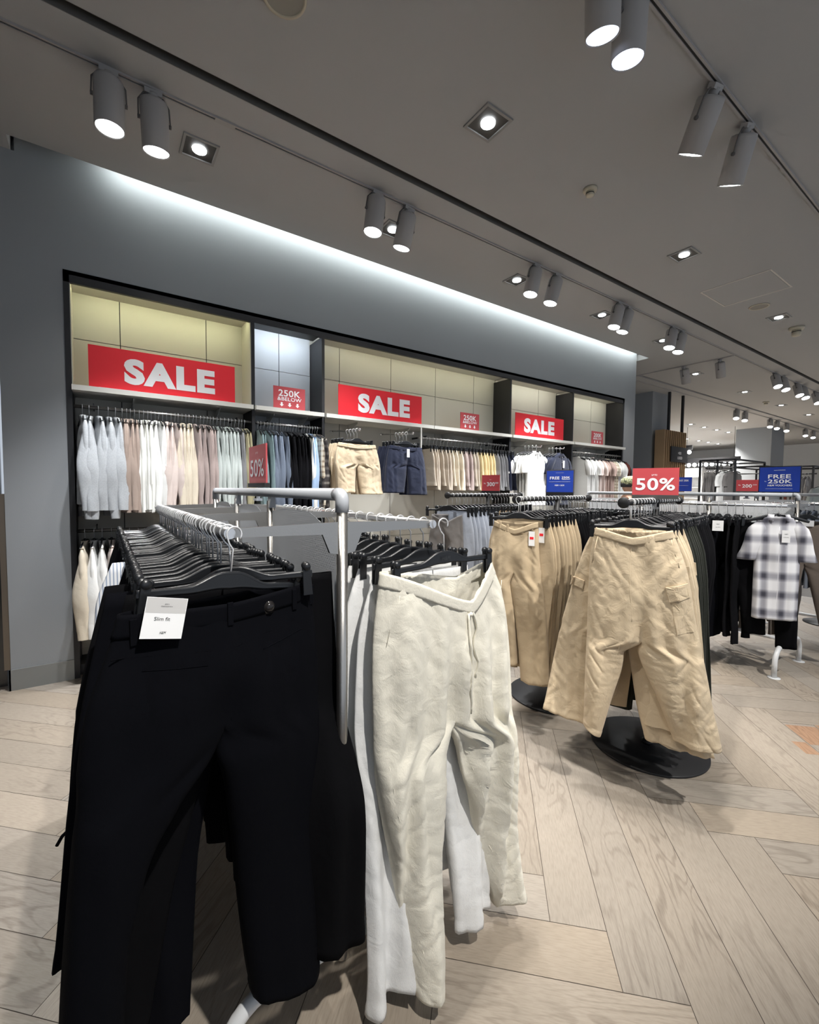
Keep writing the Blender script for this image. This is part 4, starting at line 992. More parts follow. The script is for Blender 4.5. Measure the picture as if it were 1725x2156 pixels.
def cargo(label, loc, rz, up, L, Q, m, flaps, det=True, **k):
    t, me = hero('cargo_trousers', label, loc, rz, up, L, Q, m, **k)
    fy = raycast_front(me)
    dr = k.get('droop', (0, 0))
    band(up, up[0][0]+.001, up[0][0]-.036, k['dep'][0]+.001, m, t, dr, out=.002, gather=.0012 if det else 0, Nn=110, pw=.95 if det else 1.0)
    if flaps:
        for fl in flaps:
            patch(dense(fl), lambda a, b: fy(a, b)-.003, m, t, 'pocket_flap', .008)
            q = dense(fl, 8); seam_line([(a, fy(a, b)-.011, b) for a, b in [((x-sum(f_[0] for f_ in fl)/4)*.86+sum(f_[0] for f_ in fl)/4, (z-sum(f_[1] for f_ in fl)/4)*.8+sum(f_[1] for f_ in fl)/4) for x, z in q]], m, t, 'flap_stitching', .0009)
    return t, fy
up = [(1.280, -.118, .192), (1.225, -.133, .212), (1.129, -.141, .244), (1.05, -.144, .265), (.89, -.145, .291), (.77, -.146, .318)]
L = [(.77, -.146, .019), (.62, -.148, .009), (.455, -.149, -.041), (.315, -.150, -.075)]; Q = [(.77, .055, .318), (.65, .095, .342), (.50, .165, .370), (.38, .212, .400), (.33, .230, .408)]
fl = [[(.172, 1.030), (.257, 1.052), (.268, .992), (.190, .967)]]
tC, fyC = cargo('sand cargo trousers facing forward at the near end of the front black stand', (1.985, 1.105), R(-61), up, L, Q, F['sand'], fl,
                dep=(.035, .05, .045), hem=(-.045, .0), droop=(.038, .012), Nn=128, nv=(44, 80), fold=.020, wr=.0042, seed=12, pw=.95, vfold=15, gath=1.0)
patch(dense([(.190, .985), (.268, 1.0), (.296, .845), (.222, .828)]), lambda a, b: fyC(a, b)-.001, F['sand'], tC, 'cargo_pocket', .004)
obj('waist_button', MB().lathe([(0, .0015), (.0055, .003), (.0075, .002), (.0078, -.001)], 18, Matrix(((1, 0, 0, .028), (0, 0, -1, fyC(.028, 1.224)-.004), (0, 1, 0, 1.222), (0, 0, 0, 1)))), F['khaki'], tC)
seam_line([(.030+.012*smooth((i-9)/6), fyC(.030+.012*smooth((i-9)/6), 1.215-.021*i)-.001, 1.215-.021*i) for i in range(18)], F['sand'], tC, 'front_seam', .0022)
seam_line([(.068-.028*(i/9)**3, fyC(.068-.028*(i/9)**3, 1.21-.018*i)-.001, 1.21-.018*i) for i in range(10)], F['sand'], tC, 'fly_stitching', .0010)
for pts in ([(.185, 1.25), (.205, 1.18), (.222, 1.12)], [(-.110, 1.24), (-.125, 1.17), (-.132, 1.11)]):
    seam_line([(x, fyC(x, z)-.001, z) for x, z in pts], F['sand'], tC, 'pocket_edge', .0026)
for tab, kk in ((L, 1), (Q, 0)):
    pass
for tab, kk, off in (([(.77, .019), (.62, .009), (.455, -.041), (.33, -.072)], 0, -.022), ([(.77, .055), (.65, .095), (.50, .165), (.36, .222)], 0, .022)):
    pts = []
    for i in range(16):
        z = .74-.37*i/15; x = interp(tab, z)[0]+off; pts.append((x, fyC(x, z)-.001, z))
    seam_line(pts, F['sand'], tC, 'leg_seam', .0018)
seam_line([(.045+.022*i, fyC(.045+.022*i, .845-.002*i)-.001, .845-.002*i) for i in range(8)], F['sand'], tC, 'knee_seam', .0010)
hanger('clip', 2.005, 1.085, 1.401, R(-61), 'black clip hanger gripping the front cargo trousers', 0, 'clip hangers')
up = [(1.275, -.150, .190), (1.05, -.232, .24), (.85, -.278, .26), (.80, -.290, .27)]
L = [(.80, -.290, .0), (.63, -.322, -.03), (.45, -.350, -.08), (.32, -.372, -.13)]; Q = [(.80, .0, .27), (.6, .03, .31), (.42, .06, .34), (.28, .10, .37)]
cargo('sand cargo trousers fanned out to the left behind the front pair', (2.055, 1.12), R(-61), up, L, Q, F['sand'], [[(-.245, 1.028), (-.190, 1.010), (-.198, .968), (-.256, .988)]], det=False,
      dep=(.015, .02, .022), hem=(-.04, .02), Nn=80, nv=(24, 50), pw=1.0, fold=.014, wr=.005, seed=15)
hanger('clip', 2.045, 1.112, 1.401, R(-66), 'black clip hanger of the fanned-out cargo trousers', 0, 'clip hangers')
up = [(1.268, -.142, .112), (1.06, -.172, .125), (.97, -.172, .137)]
L = [(.97, -.172, -.058), (.80, -.115, -.020), (.405, -.050, .012)]; Q = [(.97, -.056, .137), (.77, -.018, .165), (.70, -.008, .174), (.315, .038, .202)]
t, me = hero('chino_trousers', 'khaki chinos facing forward at the near end of the middle black stand', (2.035, 1.785), R(-60), up, L, Q, F['khaki'], dep=(.03, .04, .04), hem=(0, .0), droop=(.045, .01), Nn=96, nv=(30, 50), fold=.014, wr=.003, seed=21, pw=.9)
fy = raycast_front(me); band(up, 1.269, 1.235, .031, F['khaki'], t, (.045, .01), out=.002, pw=.9)
for x in (-.10, -.055, .03, .085): belt_loop(t, F['khaki'], x, 1.19+abs(x)*.35, 1.232+abs(x)*.35, fy)
obj('waist_button', MB().lathe([(0, .0015), (.006, .003), (.008, .002), (.008, -.001)], 16, Matrix(((1, 0, 0, -.02), (0, 0, -1, fy(-.02, 1.20)-.004), (0, 1, 0, 1.202), (0, 0, 0, 1)))), F['brown'], t)
price_tag(t, .085, 1.215, fy(.085, 1.18)-.012, .034, .085, red=True)
hanger('clip', 2.035, 1.785, 1.4015, R(-60), 'black clip hanger gripping the front khaki chinos', 0, 'clip hangers')
up = [(1.262, -.12, .12), (1.10, -.14, .135), (1.0, -.15, .14)]
L = [(1.0, -.15, -.01), (.6, -.15, -.03), (.35, -.14, -.04)]; Q = [(1.0, .01, .14), (.6, .04, .15), (.35, .05, .16)]
t, me = hero('denim_jeans', 'washed dark grey jeans with gaping waist at the end of the rearmost black stand', (2.215, 2.665), R(-55), up, L, Q, F['greyjean'], dep=(.05, .045, .035), hem=(0, .0), droop=(.055, .0), Nn=72, nv=(20, 30), fold=.016, wr=.004, seed=31)
hanger('clip', 2.215, 2.663, 1.413, R(-55), 'black clip hanger gripping the washed dark grey jeans', 0, 'clip hangers')

# ------------------------------------------------------------------ shirts
def shirt_mesh(name, m, sh=.21, body=.245, L=.68, d0=.012, d1=.045, sl=.60, srx=.030, sry=.034, out=.035, neck=.075, seed=1, Nn=28, nv=22, fold=.012, ztop=-.070, short=False, tee=False, sw=0.0, swing=0.0, drop=.055):
    """hung shirt: torso plus two sleeves; x runs along the hanger; sry = half width of the sleeve seen from the side"""
    v, f = [], []
    def dsp(x, y, z, t):
        s = 1 if y > 0 else -1
        return (nz(x*20+seed, s*2+seed, z*1.4)*fold*(.3+t) + nz(x*7+seed, s*3, z*5)*fold*.7)*s
    prof = [(0.0, neck, d0*1.8), (-.012, neck+.03, d0*1.6), (-drop*.6, sh*.72, d0*1.2), (-drop, sh, d0), (-drop-.05, sh+.018, d0+(d1-d0)*.3), (-.20, body, d0+(d1-d0)*.6), (-L, body, d1)]
    zs = [0, -.012, -drop*.6, -drop, -drop-.05]+[-.12-(L-.12)*i/(nv-1) for i in range(nv)]
    zs = sorted(set(zs), reverse=True)
    for i, z in enumerate(zs):
        a, b = interp([(p[0], p[1], p[2]) for p in prof], z); t = -z/L
        for j in range(Nn):
            th = -math.pi/2+2*math.pi*j/Nn; x, y = ring_shape(-a, a, b, th, .7)
            y += dsp(x, y, z, t)*min(1, -z*9)*min(1, abs(math.sin(th))*2)+swing*t*t
            v.append((x, y, z+ztop))
    for i in range(len(zs)-1):
        for j in range(Nn): f.append((i*Nn+j, i*Nn+(j+1) % Nn, (i+1)*Nn+(j+1) % Nn, (i+1)*Nn+j))
    Ns, nr = 16, 16
    for s in (-1, 1):
        b = len(v)
        for i in range(nr+1):
            t = i/nr; z = -drop+.012-sl*t; k = smooth(t/.22)
            cx = s*((sh-.02)+(out+.0)*smooth(t*1.6)+(sw*t*1.6 if short else 0)); rx = (.010+(srx-.010)*k)*(1-.25*t*(not short)); ry = (d0*.8+(sry-d0*.8)*smooth(t/.5))*(1-.42*smooth((t-.55)/.45)*(not short))
            if short: rx = .02+(.060-.02)*k; ry = d0+.012*k
            for j in range(Ns):
                th = 2*math.pi*j/Ns; x = cx+rx*math.cos(th); y = ry*math.sin(th)+swing*t*.6+.012*math.sin(t*5+seed+s)*t
                q = nz(x*16+seed*2+s, y*20, z*5+seed)*fold*1.1*t + nz(y*40+seed, x*20, z*16)*fold*.35*t
                v.append((x+q*s, y+q*.8, z+ztop - (abs(x)-sh)*0.9*(short)*t*0.0))
        for i in range(nr):
            for j in range(Ns): f.append((b+i*Ns+j, b+i*Ns+(j+1) % Ns, b+(i+1)*Ns+(j+1) % Ns, b+(i+1)*Ns+j))
        v.append((s*(sh-.02), 0, -drop+.014+ztop)); c = len(v)-1
        for j in range(Ns): f.append((b+j, b+(j+1) % Ns, c))
    me = bpy.data.meshes.new(name); me.from_pydata(v, [], f); me.update()
    me.polygons.foreach_set('use_smooth', [True]*len(f)); me.materials.append(m)
    return me
def collar(parent, m, z=-.07, w=.072, pts=.05, y=-.02, name='collar'):
    mb = MB(); n = 18; v, f = [], []
    for i in range(n+1):
        a = R(-150)+R(300)*i/n+math.pi/2; x, yy = w*math.cos(a), .030*math.sin(a)
        k = smooth((abs(i-n/2)-n*.28)/(n*.22))
        v.append((x*.92, yy*.9, z+.022)); v.append((x*1.12+0*k, yy*1.15-.002, z-.012-.028*k))
    for i in range(n): f.append((2*i, 2*i+1, 2*i+3, 2*i+2))
    return solid(obj(name, MB().add(v, f, True), m, parent), .0016)
# rows ---------------------------------------------------------------
def cloth(name, me, loc, rz, label, cat, group=None, tilt=0.0):
    o = bpy.data.objects.new(name, me); COL.objects.link(o); o.location = loc; o.rotation_euler = (0, tilt, rz)
    return tag(o, label, cat, group)
_mc = {}
def tm(var, mk, seed=1):
    """row trousers, origin on the rail"""
    key = (var, mk, seed)
    if key in _mc: return _mc[key]
    T = {'slim': ([(-.132, -.175, .175), (-.26, -.215, .215), (-.40, -.225, .225)], [(-.40, -.225, -.003), (-.75, -.20, -.06), (-1.10, -.185, -.085)]),
         'wide': ([(-.132, -.18, .18), (-.26, -.225, .225), (-.42, -.245, .245)], [(-.42, -.245, -.004), (-.75, -.262, -.02), (-1.13, -.285, -.05)]),
         'flare': ([(-.132, -.175, .175), (-.26, -.235, .235), (-.40, -.265, .265)], [(-.40, -.265, -.004), (-.75, -.30, -.05), (-1.02, -.335, -.09)]),
         'shorts': ([(-.132, -.175, .175), (-.22, -.215, .215), (-.34, -.225, .225)], [(-.34, -.225, -.004), (-.58, -.245, -.02)]),
         'skirt': ([(-.132, -.175, .175), (-.26, -.20, .20), (-.40, -.22, .22)], [(-.40, -.22, -.002), (-.80, -.25, -.01), (-1.08, -.27, -.012)])}
    up, L = T[var]; Q = [(z, -b, -a) for z, a, b in L]
    g = random.Random(seed); dl = g.uniform(-.03, .03)
    L = [(z+dl*(z-L[0][0])/(L[-1][0]-L[0][0]), a, b) for z, a, b in L]; Q = [(z+dl*(z-Q[0][0])/(Q[-1][0]-Q[0][0]), a, b) for z, a, b in Q]
    d = (.011, .017, .020) if var != 'shorts' else (.012, .022, .028)
    me = trousers_mesh('trousers', up, L, Q, F[mk], dep=d, Nn=28, nv=(9, 16), fold=.010, wr=.002, seed=seed*1.7, hem=(.0, .0), pw=.7)
    _mc[key] = me; return me
def sm(var, mk, seed=1):
    key = (var, mk, seed)
    if key in _mc: return _mc[key]
    P = {'sweat': dict(sl=.66, sry=.058, srx=.032, d0=.014, d1=.05, L=.66, out=.04, fold=.014), 'long': dict(sl=.66, sry=.036, srx=.028, d0=.011, d1=.034, L=.72, out=.035, fold=.010),
         'tight': dict(sl=.64, sry=.024, srx=.028, d0=.009, d1=.022, L=.72, out=.035, fold=.008),
         'tee': dict(sl=.24, sry=.030, srx=.05, d0=.010, d1=.026, L=.70, out=.05, fold=.008)}
    me = shirt_mesh('shirt', F[mk], seed=seed*2.3+1, **P[var]); _mc[key] = me; return me
rnd = random.Random(11)
def row(where, end, p0, d, rz, z, items, pitch, hk, start=1, jit=5.0, clipz=0.0, total_name='garment', hg='clip hangers'):
    """items: (count, mesh kind 't'/'s', variant, cloth key, object name, category, description)"""
    n = start; s = 0.0; d = Vector(d).normalized(); out = []
    for cnt, kind, var, mk, nm, cat, desc in items:
        for i in range(cnt):
            pj = pitch*rnd.uniform(.82, 1.18); x, y = p0[0]+d.x*s, p0[1]+d.y*s
            a = rz+R(rnd.uniform(-jit, jit)); sd = 1+(n % 3)
            if mk is not None:
                me = tm(var, mk, sd) if kind == 't' else sm(var, mk, sd)
                o = cloth(nm, me, (x, y, z), a, f'{desc}, {ordn(n)} from {end} on {where}', cat, None); out.append(o)
                if kind == 's': o.location.z += rnd.uniform(-.006, .004)
            hanger(hk, x, y, z, a, f'black hanger, {ordn(n)} from {end} on {where}', R(rnd.uniform(-1.5, 1.5)), hg)
            s += pj; n += 1
    return out
# --- near rack, left rail: black trousers, with a few pale ones far along
NR = "the near rack's left rail"
def NRI(y0, items, start): row(NR, 'the near end', (.225, y0), (0, 1, 0), 0, 1.3525, items, .040, 'clip', start=start, jit=7, hg='clip hangers')
NRI(1.095, [(2, 't', 'slim', 'black', 'trousers', 'trousers', 'black denim trousers')], 3)
NRI(1.24, [(2, 't', 'slim', 'black', 'trousers', 'trousers', 'black denim trousers')], 6)
NRI(1.39, [(5, 't', 'slim', 'black', 'trousers', 'trousers', 'black denim trousers')], 9)
NRI(1.64, [(2, 't', 'wide', 'black2', 'trousers', 'trousers', 'black wide trousers'), (2, 't', 'slim', 'bstripe', 'trousers', 'trousers', 'finely striped pale trousers'),
     (8, 't', 'slim', 'black', 'trousers', 'trousers', 'black denim trousers'), (9, 't', 'slim', 'black2', 'trousers', 'trousers', 'black twill trousers')], 15)
# --- near rack, right rail
LR = "the near rack's right rail"
row(LR, 'the near end', (.785, 1.12), (0, 1, 0), 0, 1.3525,
    [(2, 't', 'wide', 'linenw', 'linen_trousers', 'trousers', 'white linen trousers'), (3, 't', 'wide', 'linen', 'linen_trousers', 'trousers', 'cream linen trousers'), (4, 't', 'slim', 'linenw', 'linen_trousers', 'trousers', 'white linen trousers'),
     (9, 't', 'slim', 'greyjean', 'denim_jeans', 'trousers', 'grey jeans')], .068, 'clip', start=3, jit=6, hg='clip hangers')
# --- black stands
def along(k, s):
    x, y = STANDS[k]; return (x+AXV.x*s, y+AXV.y*s)
cg = row('the front black stand', 'the near end', along(0, -.46), AXV, R(-77), 1.401,
    [(4, 't', 'flare', 'sand', 'cargo_trousers', 'trousers', 'sand cargo trousers'), (1, 't', 'wide', 'sand', 'cargo_trousers', 'trousers', 'sand cargo trousers'), (6, 't', 'wide', 'olive', 'cargo_trousers', 'trousers', 'very dark green trousers'), (8, 't', 'slim', 'black2', 'trousers', 'trousers', 'black trousers')],
    .052, 'clip', start=3, jit=5)
ch_ = row('the middle black stand', 'the near end', along(1, -.53), AXV, R(-77), 1.401,
    [(9, 't', 'slim', 'khaki', 'chino_trousers', 'trousers', 'khaki chinos'), (12, 't', 'slim', 'black2', 'trousers', 'trousers', 'black trousers')], .050, 'clip', start=2, jit=4)
row('the rearmost black stand', 'the near end', along(2, -.52), AXV, R(-77), 1.413,
    [(8, 't', 'slim', 'bluegrey', 'denim_jeans', 'trousers', 'pale blue-grey jeans'), (4, 't', 'slim', 'khaki', 'chino_trousers', 'trousers', 'khaki chinos'), (8, 't', 'slim', 'black2', 'trousers', 'trousers', 'black trousers')], .052, 'clip', start=2, jit=4)
for i, o in enumerate(cg[:5]):
    patch(dense([(.165, -.285), (.238, -.290), (.245, -.350), (.178, -.345)], 3), -.024, F['sand'], o, 'pocket_flap', .004)
for i, o in enumerate(ch_[:6]):
    if i != 2: price_tag(o, .150, -.165, -.026, .036, .088, red=True)
# --- far rack, camera-side rail (from its near end) and the other side
row("the far white rack's front rail", 'the near end', (4.32, 1.40), (0, 1, 0), 0, 1.3525,
    [(2, 't', 'slim', 'black2', 'trousers', 'trousers', 'black trousers'), (4, 't', 'skirt', 'black', 'trousers', 'trousers', 'black wide trousers'), (4, 't', 'wide', 'black2', 'trousers', 'trousers', 'black trousers'),
     (2, 't', 'slim', 'white', 'trousers', 'trousers', 'white trousers'), (2, 't', 'slim', 'blush', 'trousers', 'trousers', 'blush trousers'), (16, 't', 'slim', 'black2', 'trousers', 'trousers', 'black trousers')], .055, 'clip', start=3, jit=6)
row("the far white rack's rear rail", 'the near end', (4.88, 1.22), (0, 1, 0), 0, 1.3525,
    [(5, 't', 'slim', 'brown', 'trousers', 'trousers', 'brown-grey trousers'), (4, 't', 'slim', 'black2', 'trousers', 'trousers', 'black trousers')], .07, 'clip', start=2, jit=6)
row("the rightmost rack's rail", 'its near end', (5.47, 1.16), (0, 1, 0), 0, 1.3525,
    [(7, 's', 'tee', 'bluegrey', 'tee_shirt', 'shirt', 'blue-grey tee')], .06, 'shirt', start=1, jit=6, hg='shirt hangers')
t, me = hero('wool_trousers', 'brown-grey trousers facing forward beside the far rack post', (4.88, 1.135), R(-72), [(1.215, -.17, .165), (1.05, -.20, .20), (.86, -.21, .21)],
             [(.86, -.21, .0), (.6, -.20, -.03), (.36, -.19, -.05)], [(.86, .0, .21), (.6, .06, .22), (.27, .13, .235)], F['brown'], dep=(.03, .035, .03), droop=(.05, 0), Nn=64, nv=(18, 30), fold=.014, wr=.001, seed=41)
price_tag(t, .0, 1.225, -.045, .09, .05)
hanger('clip', 4.88, 1.135, 1.3525, R(-72), 'black clip hanger gripping the brown-grey trousers by the far rack post', 0)
t = thing('trousers', 'black trousers hanging behind the check shirt, reaching lowest', 'trousers', (4.32, 1.24, 0), R(-52))
solid(obj('trouser_body', trousers_mesh('trouser_body', [(1.215, -.17, .17), (1.0, -.2, .2), (.86, -.21, .21)], [(.86, -.21, .0), (.6, -.17, .0), (.32, -.12, .02)], [(.86, .0, .21), (.6, .06, .22), (.22, .10, .235)], F['black2'], dep=(.015, .03, .025), Nn=48, nv=(12, 24), seed=44), F['black2'], t))
hanger('clip', 4.32, 1.24, 1.3525, R(-52), 'black clip hanger behind the check shirt', 0)
# card tag on the black trousers
price_tag(tag(thing('card_tag', 'white card tag with ties on the black trousers of the far rack', 'tag', (4.10, 1.50, 1.225), R(-62)), 'white card tag with ties on the black trousers of the far rack', 'tag'), 0, 0, 0, .075, .085, [('H&M', 0, -.03, .02, .008), ('SLIM', 0, -.055, .03, .006)], name='card')

# check shirt on the far rack
def check_shirt():
    t = thing('check_shirt', 'grey and white check short-sleeved shirt facing forward on the far rack', 'shirt', (4.30, 1.165, 1.3525), R(-56))
    me = shirt_mesh('shirt_body', F['plaid'], neck=.062, sh=.135, body=.142, L=.80, d0=.022, d1=.045, sl=.31, out=.005, fold=.016, seed=3, Nn=72, nv=40, short=True, sw=.045, ztop=-.085, drop=.045)
    solid(obj('shirt_body', me, F['plaid'], t)); fy = raycast_front(me)
    collar(t, F['plaid'], -.088, .074); 
    patch(dense([(.030, -.30), (.105, -.30), (.105, -.39), (.068, -.405), (.030, -.39)]), lambda a, b: fy(a, b)-.001, F['plaid'], t, 'chest_pocket', .002)
    seam_line([(0, fy(0, -.16-.045*i)-.002, -.16-.045*i) for i in range(16)], M_white, t, 'button_placket', .0016)
    price_tag(t, .035, -.185, -.05, .052, .095, [('H&M', 0, -.03, .02, .008), ('OVERSIZED', 0, -.055, .036, .005)])
    hanger('shirt', 4.30, 1.165, 1.3525, R(-56), 'black hanger inside the grey and white check shirt', 0, 'shirt hangers')
check_shirt()

# --- wall unit rails
H90 = R(90)
UL = "the wall unit's left upper rail"
def wrow(where, x0, items, z, y=4.15, pitch=.03, start=1, jit=6, hk='shirt', end='the left'):
    return row(where, end, (x0, y), (1, 0, 0), H90, z, items, pitch, hk, start, jit, hg='shirt hangers' if hk == 'shirt' else 'clip hangers')
def cuffs(objs, mk, var):
    P = {'sweat': (.66, .058, .032)}[var]
    for o in objs:
        for s in (-1, 1):
            mb = MB(); zc = -.055+.012-.66-.07; v, f = [], []
            for i, (dz, k) in enumerate(((.012, 1.04), (.0, 1.0), (-.05, .86), (-.062, .80))):
                for j in range(20):
                    a = 2*math.pi*j/20; q = 1+.03*(1 if j % 2 else -1)
                    v.append((s*.226+.024*k*q*math.cos(a), .034*k*q*math.sin(a)+.012*math.sin(5+(s)), zc+dz))
            for i in range(3):
                for j in range(20): f.append((i*20+j, i*20+(j+1) % 20, (i+1)*20+(j+1) % 20, (i+1)*20+j))
            obj('cuff', MB().add(v, f, True), F[mk], o)
a = wrow(UL, -.115, [(3, 's', 'sweat', 'heather', 'sweatshirt', 'sweatshirt', 'grey heather sweatshirt')], 2.055, pitch=.05, jit=8)
b = wrow(UL, .045, [(2, 's', 'sweat', 'heather', 'sweatshirt', 'sweatshirt', 'grey heather sweatshirt')], 2.055, pitch=.04, start=4, jit=10)
cuffs([a[0], a[1], b[0]], 'heather', 'sweat')
wrow(UL, .135, [(4, 's', 'long', 'taupe', 'sweatshirt', 'sweatshirt', 'taupe sweatshirt'), (4, 's', 'long', 'seer', 'shirt', 'shirt', 'white textured stripe shirt'), (2, 's', 'long', 'white', 'shirt', 'shirt', 'white shirt'),
                (4, 's', 'long', 'blush', 'shirt', 'shirt', 'pale blush shirt'), (4, 's', 'long', 'cream', 'shirt', 'shirt', 'cream shirt'), (6, 's', 'tight', 'mauve', 'shirt', 'shirt', 'dusty mauve shirt'),
                (6, 's', 'tight', 'mist', 'shirt', 'shirt', 'mist grey shirt'), (2, 's', 'tight', 'grey', 'shirt', 'shirt', 'mid grey shirt'), (2, 's', 'long', 'dust', 'shirt', 'shirt', 'olive khaki shirt')], 2.055, pitch=.0285, start=6)
wrow("the narrow bay's upper rail", 1.18, [(3, 's', 'tight', 'teal', 'shirt', 'shirt', 'teal-grey shirt'), (5, 's', 'long', 'slate', 'shirt', 'shirt', 'slate blue shirt'), (8, 's', 'tight', 'black2', 'shirt', 'shirt', 'black shirt'),
                (1, 's', 'long', 'white', 'shirt', 'shirt', 'white shirt'), (2, 's', 'long', 'sky', 'shirt', 'shirt', 'sky blue shirt'), (1, 's', 'tight', 'tplaid', 'shirt', 'shirt', 'beige check shirt'), (2, 's', 'long', 'dplaid', 'shirt', 'shirt', 'dark check shirt')], 2.055, pitch=.0275)
wrow("the wall unit's left lower rail", -.12, [(1, 's', 'sweat', 'cream', 'sweatshirt', 'sweatshirt', 'cream sweatshirt'), (2, 's', 'sweat', 'white', 'sweatshirt', 'sweatshirt', 'off-white sweatshirt'), (3, 's', 'sweat', 'blush', 'sweatshirt', 'sweatshirt', 'beige sweatshirt'), (3, 's', 'long', 'cream', 'sweatshirt', 'sweatshirt', 'cream sweatshirt'), (2, 's', 'long', 'taupe', 'sweatshirt', 'sweatshirt', 'taupe sweatshirt')], 1.12, pitch=.055)
wrow("the wall unit's shorts rail", 3.06, [(6, 't', 'shorts', 'stone', 'shorts', 'shorts', 'stone shorts'), (3, 't', 'shorts', 'cream', 'shorts', 'shorts', 'cream shorts'), (3, 't', 'shorts', 'mauve', 'shorts', 'shorts', 'mauve-brown shorts'), (2, 't', 'shorts', 'stone', 'shorts', 'shorts', 'stone shorts'),
                (5, 't', 'shorts', 'butter', 'shorts', 'shorts', 'butter yellow shorts'), (4, 't', 'shorts', 'grey', 'shorts', 'shorts', 'grey shorts'), (3, 't', 'shorts', 'navy', 'shorts', 'shorts', 'navy shorts')], 2.055, pitch=.054, hk='clip')
wrow("the right end bay's rail", 5.98, [(5, 's', 'tee', 'white', 'tee_shirt', 'shirt', 'white tee'), (3, 's', 'tee', 'blush', 'tee_shirt', 'shirt', 'blush tee'), (4, 's', 'tee', 'pink', 'tee_shirt', 'shirt', 'dusty pink tee'), (2, 's', 'tee', 'tplaid', 'tee_shirt', 'shirt', 'beige check tee'),
                (4, 's', 'tee', 'white', 'tee_shirt', 'shirt', 'white tee'), (1, 's', 'tee', 'rust', 'tee_shirt', 'shirt', 'rust tee'), (1, 's', 'tee', 'black2', 'tee_shirt', 'shirt', 'black tee')], 2.055, pitch=.062)
# --- front-facing groups on the face-out arms
def face_shorts(key, nm, who, x, y, z, up, L, Q, n, seed, belt=False):
    for i in range(n):
        t = thing('shorts', f'{who} shorts facing forward under the long shelf' if i == 0 else f'{who} shorts, {ordn(i)} behind the front pair', 'shorts', (x+rnd.uniform(-.01, .01)*(i > 0)-.012*i, y+.045*i, 0), R(3 if i == 0 else rnd.uniform(-5, 5)))
        if i == 0 or i == 1:
            me = trousers_mesh('shorts_body', up, L, Q, F[key], dep=(.03, .042, .05) if i == 0 else (.015, .02, .02), Nn=88 if i == 0 else 40, nv=(26, 26) if i == 0 else (12, 12), fold=.014, wr=.004, seed=seed+i, droop=(.02, 0), hem=(0, .0)); last = me
        o = obj('shorts_body', last, F[key], t)
        if i == 0:
            solid(o); fy = raycast_front(me); band(up, up[0][0]+.001, up[0][0]-.035, .031, F[key], t, (.02, 0), out=.002, Nn=80)
            cx = (up[0][1]+up[0][2])/2
            seam_line([(cx, fy(cx, up[0][0]-.05-.016*k)-.001, up[0][0]-.05-.016*k) for k in range(9)], F[key], t, 'fly_seam', .0014)
            for xx in (-.12, .12): belt_loop(t, F[key], cx+xx, up[0][0]-.045, up[0][0]-.005, fy)
            if belt: obj('fabric_belt', MB().tube([(cx-.16+.02*k, fy(cx-.16+.02*k, up[0][0]-.03-.006*math.sin(k*.4))-.007, up[0][0]-.034-.012*math.sin(k*.2)) for k in range(17)], .006, 8), F[key], t)
            else: price_tag(t, cx-.01, up[0][0]-.03, -.055, .035, .085)
        hanger('clip', x-.012*i, y+.045*i, z, R(3), f'black clip hanger of the {who} shorts, {ordn(i+1)} on its arm', 0)
face_shorts('butter' if False else 'sand', 'sand', 'sand-coloured', 2.04, 3.835, 2.028, [(1.895, -.20, .205), (1.79, -.235, .24), (1.70, -.242, .262)], [(1.70, -.242, -.008), (1.588, -.225, -.02), (1.42, -.205, -.03)], [(1.70, -.004, .262), (1.55, .02, .278), (1.405, .045, .292)], 4, 50, True)
face_shorts('navy', 'navy', 'navy', 2.62, 3.835, 2.043, [(1.905, -.21, .20), (1.80, -.24, .23), (1.72, -.25, .25)], [(1.72, -.25, .0), (1.60, -.265, -.02), (1.42, -.28, -.045)], [(1.72, .005, .25), (1.6, .02, .258), (1.40, .035, .27)], 4, 60)
def polo(key, who, x, y, z, n, seed, sc=1.0):
    for i in range(n):
        t = thing('polo_shirt', f'{who} polo shirt facing forward on its arm' if i == 0 else f'{who} polo shirt, {ordn(i)} behind the front one', 'polo shirt', (x-.015*i, y+.05*i, z), R(8 if i == 0 else rnd.uniform(0, 12)))
        if i == 0: me = shirt_mesh('shirt_body', F[key], sh=.20, body=.235, L=.70, d0=.022, d1=.05, sl=.24, out=.04, fold=.013, seed=seed, Nn=64, nv=34, short=True, sw=.05, ztop=-.085, drop=.05); k = me
        elif i == 1: k = shirt_mesh('shirt_body', F[key], sh=.20, body=.235, L=.70, d0=.012, d1=.022, sl=.24, out=.04, fold=.01, seed=seed+i, Nn=32, nv=14, short=True, sw=.05, ztop=-.085, drop=.05)
        o = obj('shirt_body', k, F[key], t)
        if i == 0:
            solid(o); collar(t, F[key], -.088, .088, y=-.03)
            obj('button_placket', MB().box(-.014, .014, -.033, -.028, -.22, -.10), F[key], t)
            for q in range(3): obj('button', MB().lathe([(0, .001), (.005, .001), (.005, -.001)], 10, Matrix(((1, 0, 0, 0), (0, 0, -1, -.034), (0, 1, 0, -.13-.032*q), (0, 0, 0, 1)))), M_ivory, t)
            if key == 'navy': price_tag(t, .015, -.17, -.05, .045, .10)
        hanger('shirt', x-.015*i, y+.05*i, z, R(8), f'black hanger of the {who} polo shirt, {ordn(i+1)} on its arm', 0, 'shirt hangers')
polo('white', 'white', 4.70, 3.84, 2.04, 4, 70); polo('navy', 'navy', 5.20, 3.84, 2.043, 4, 80)

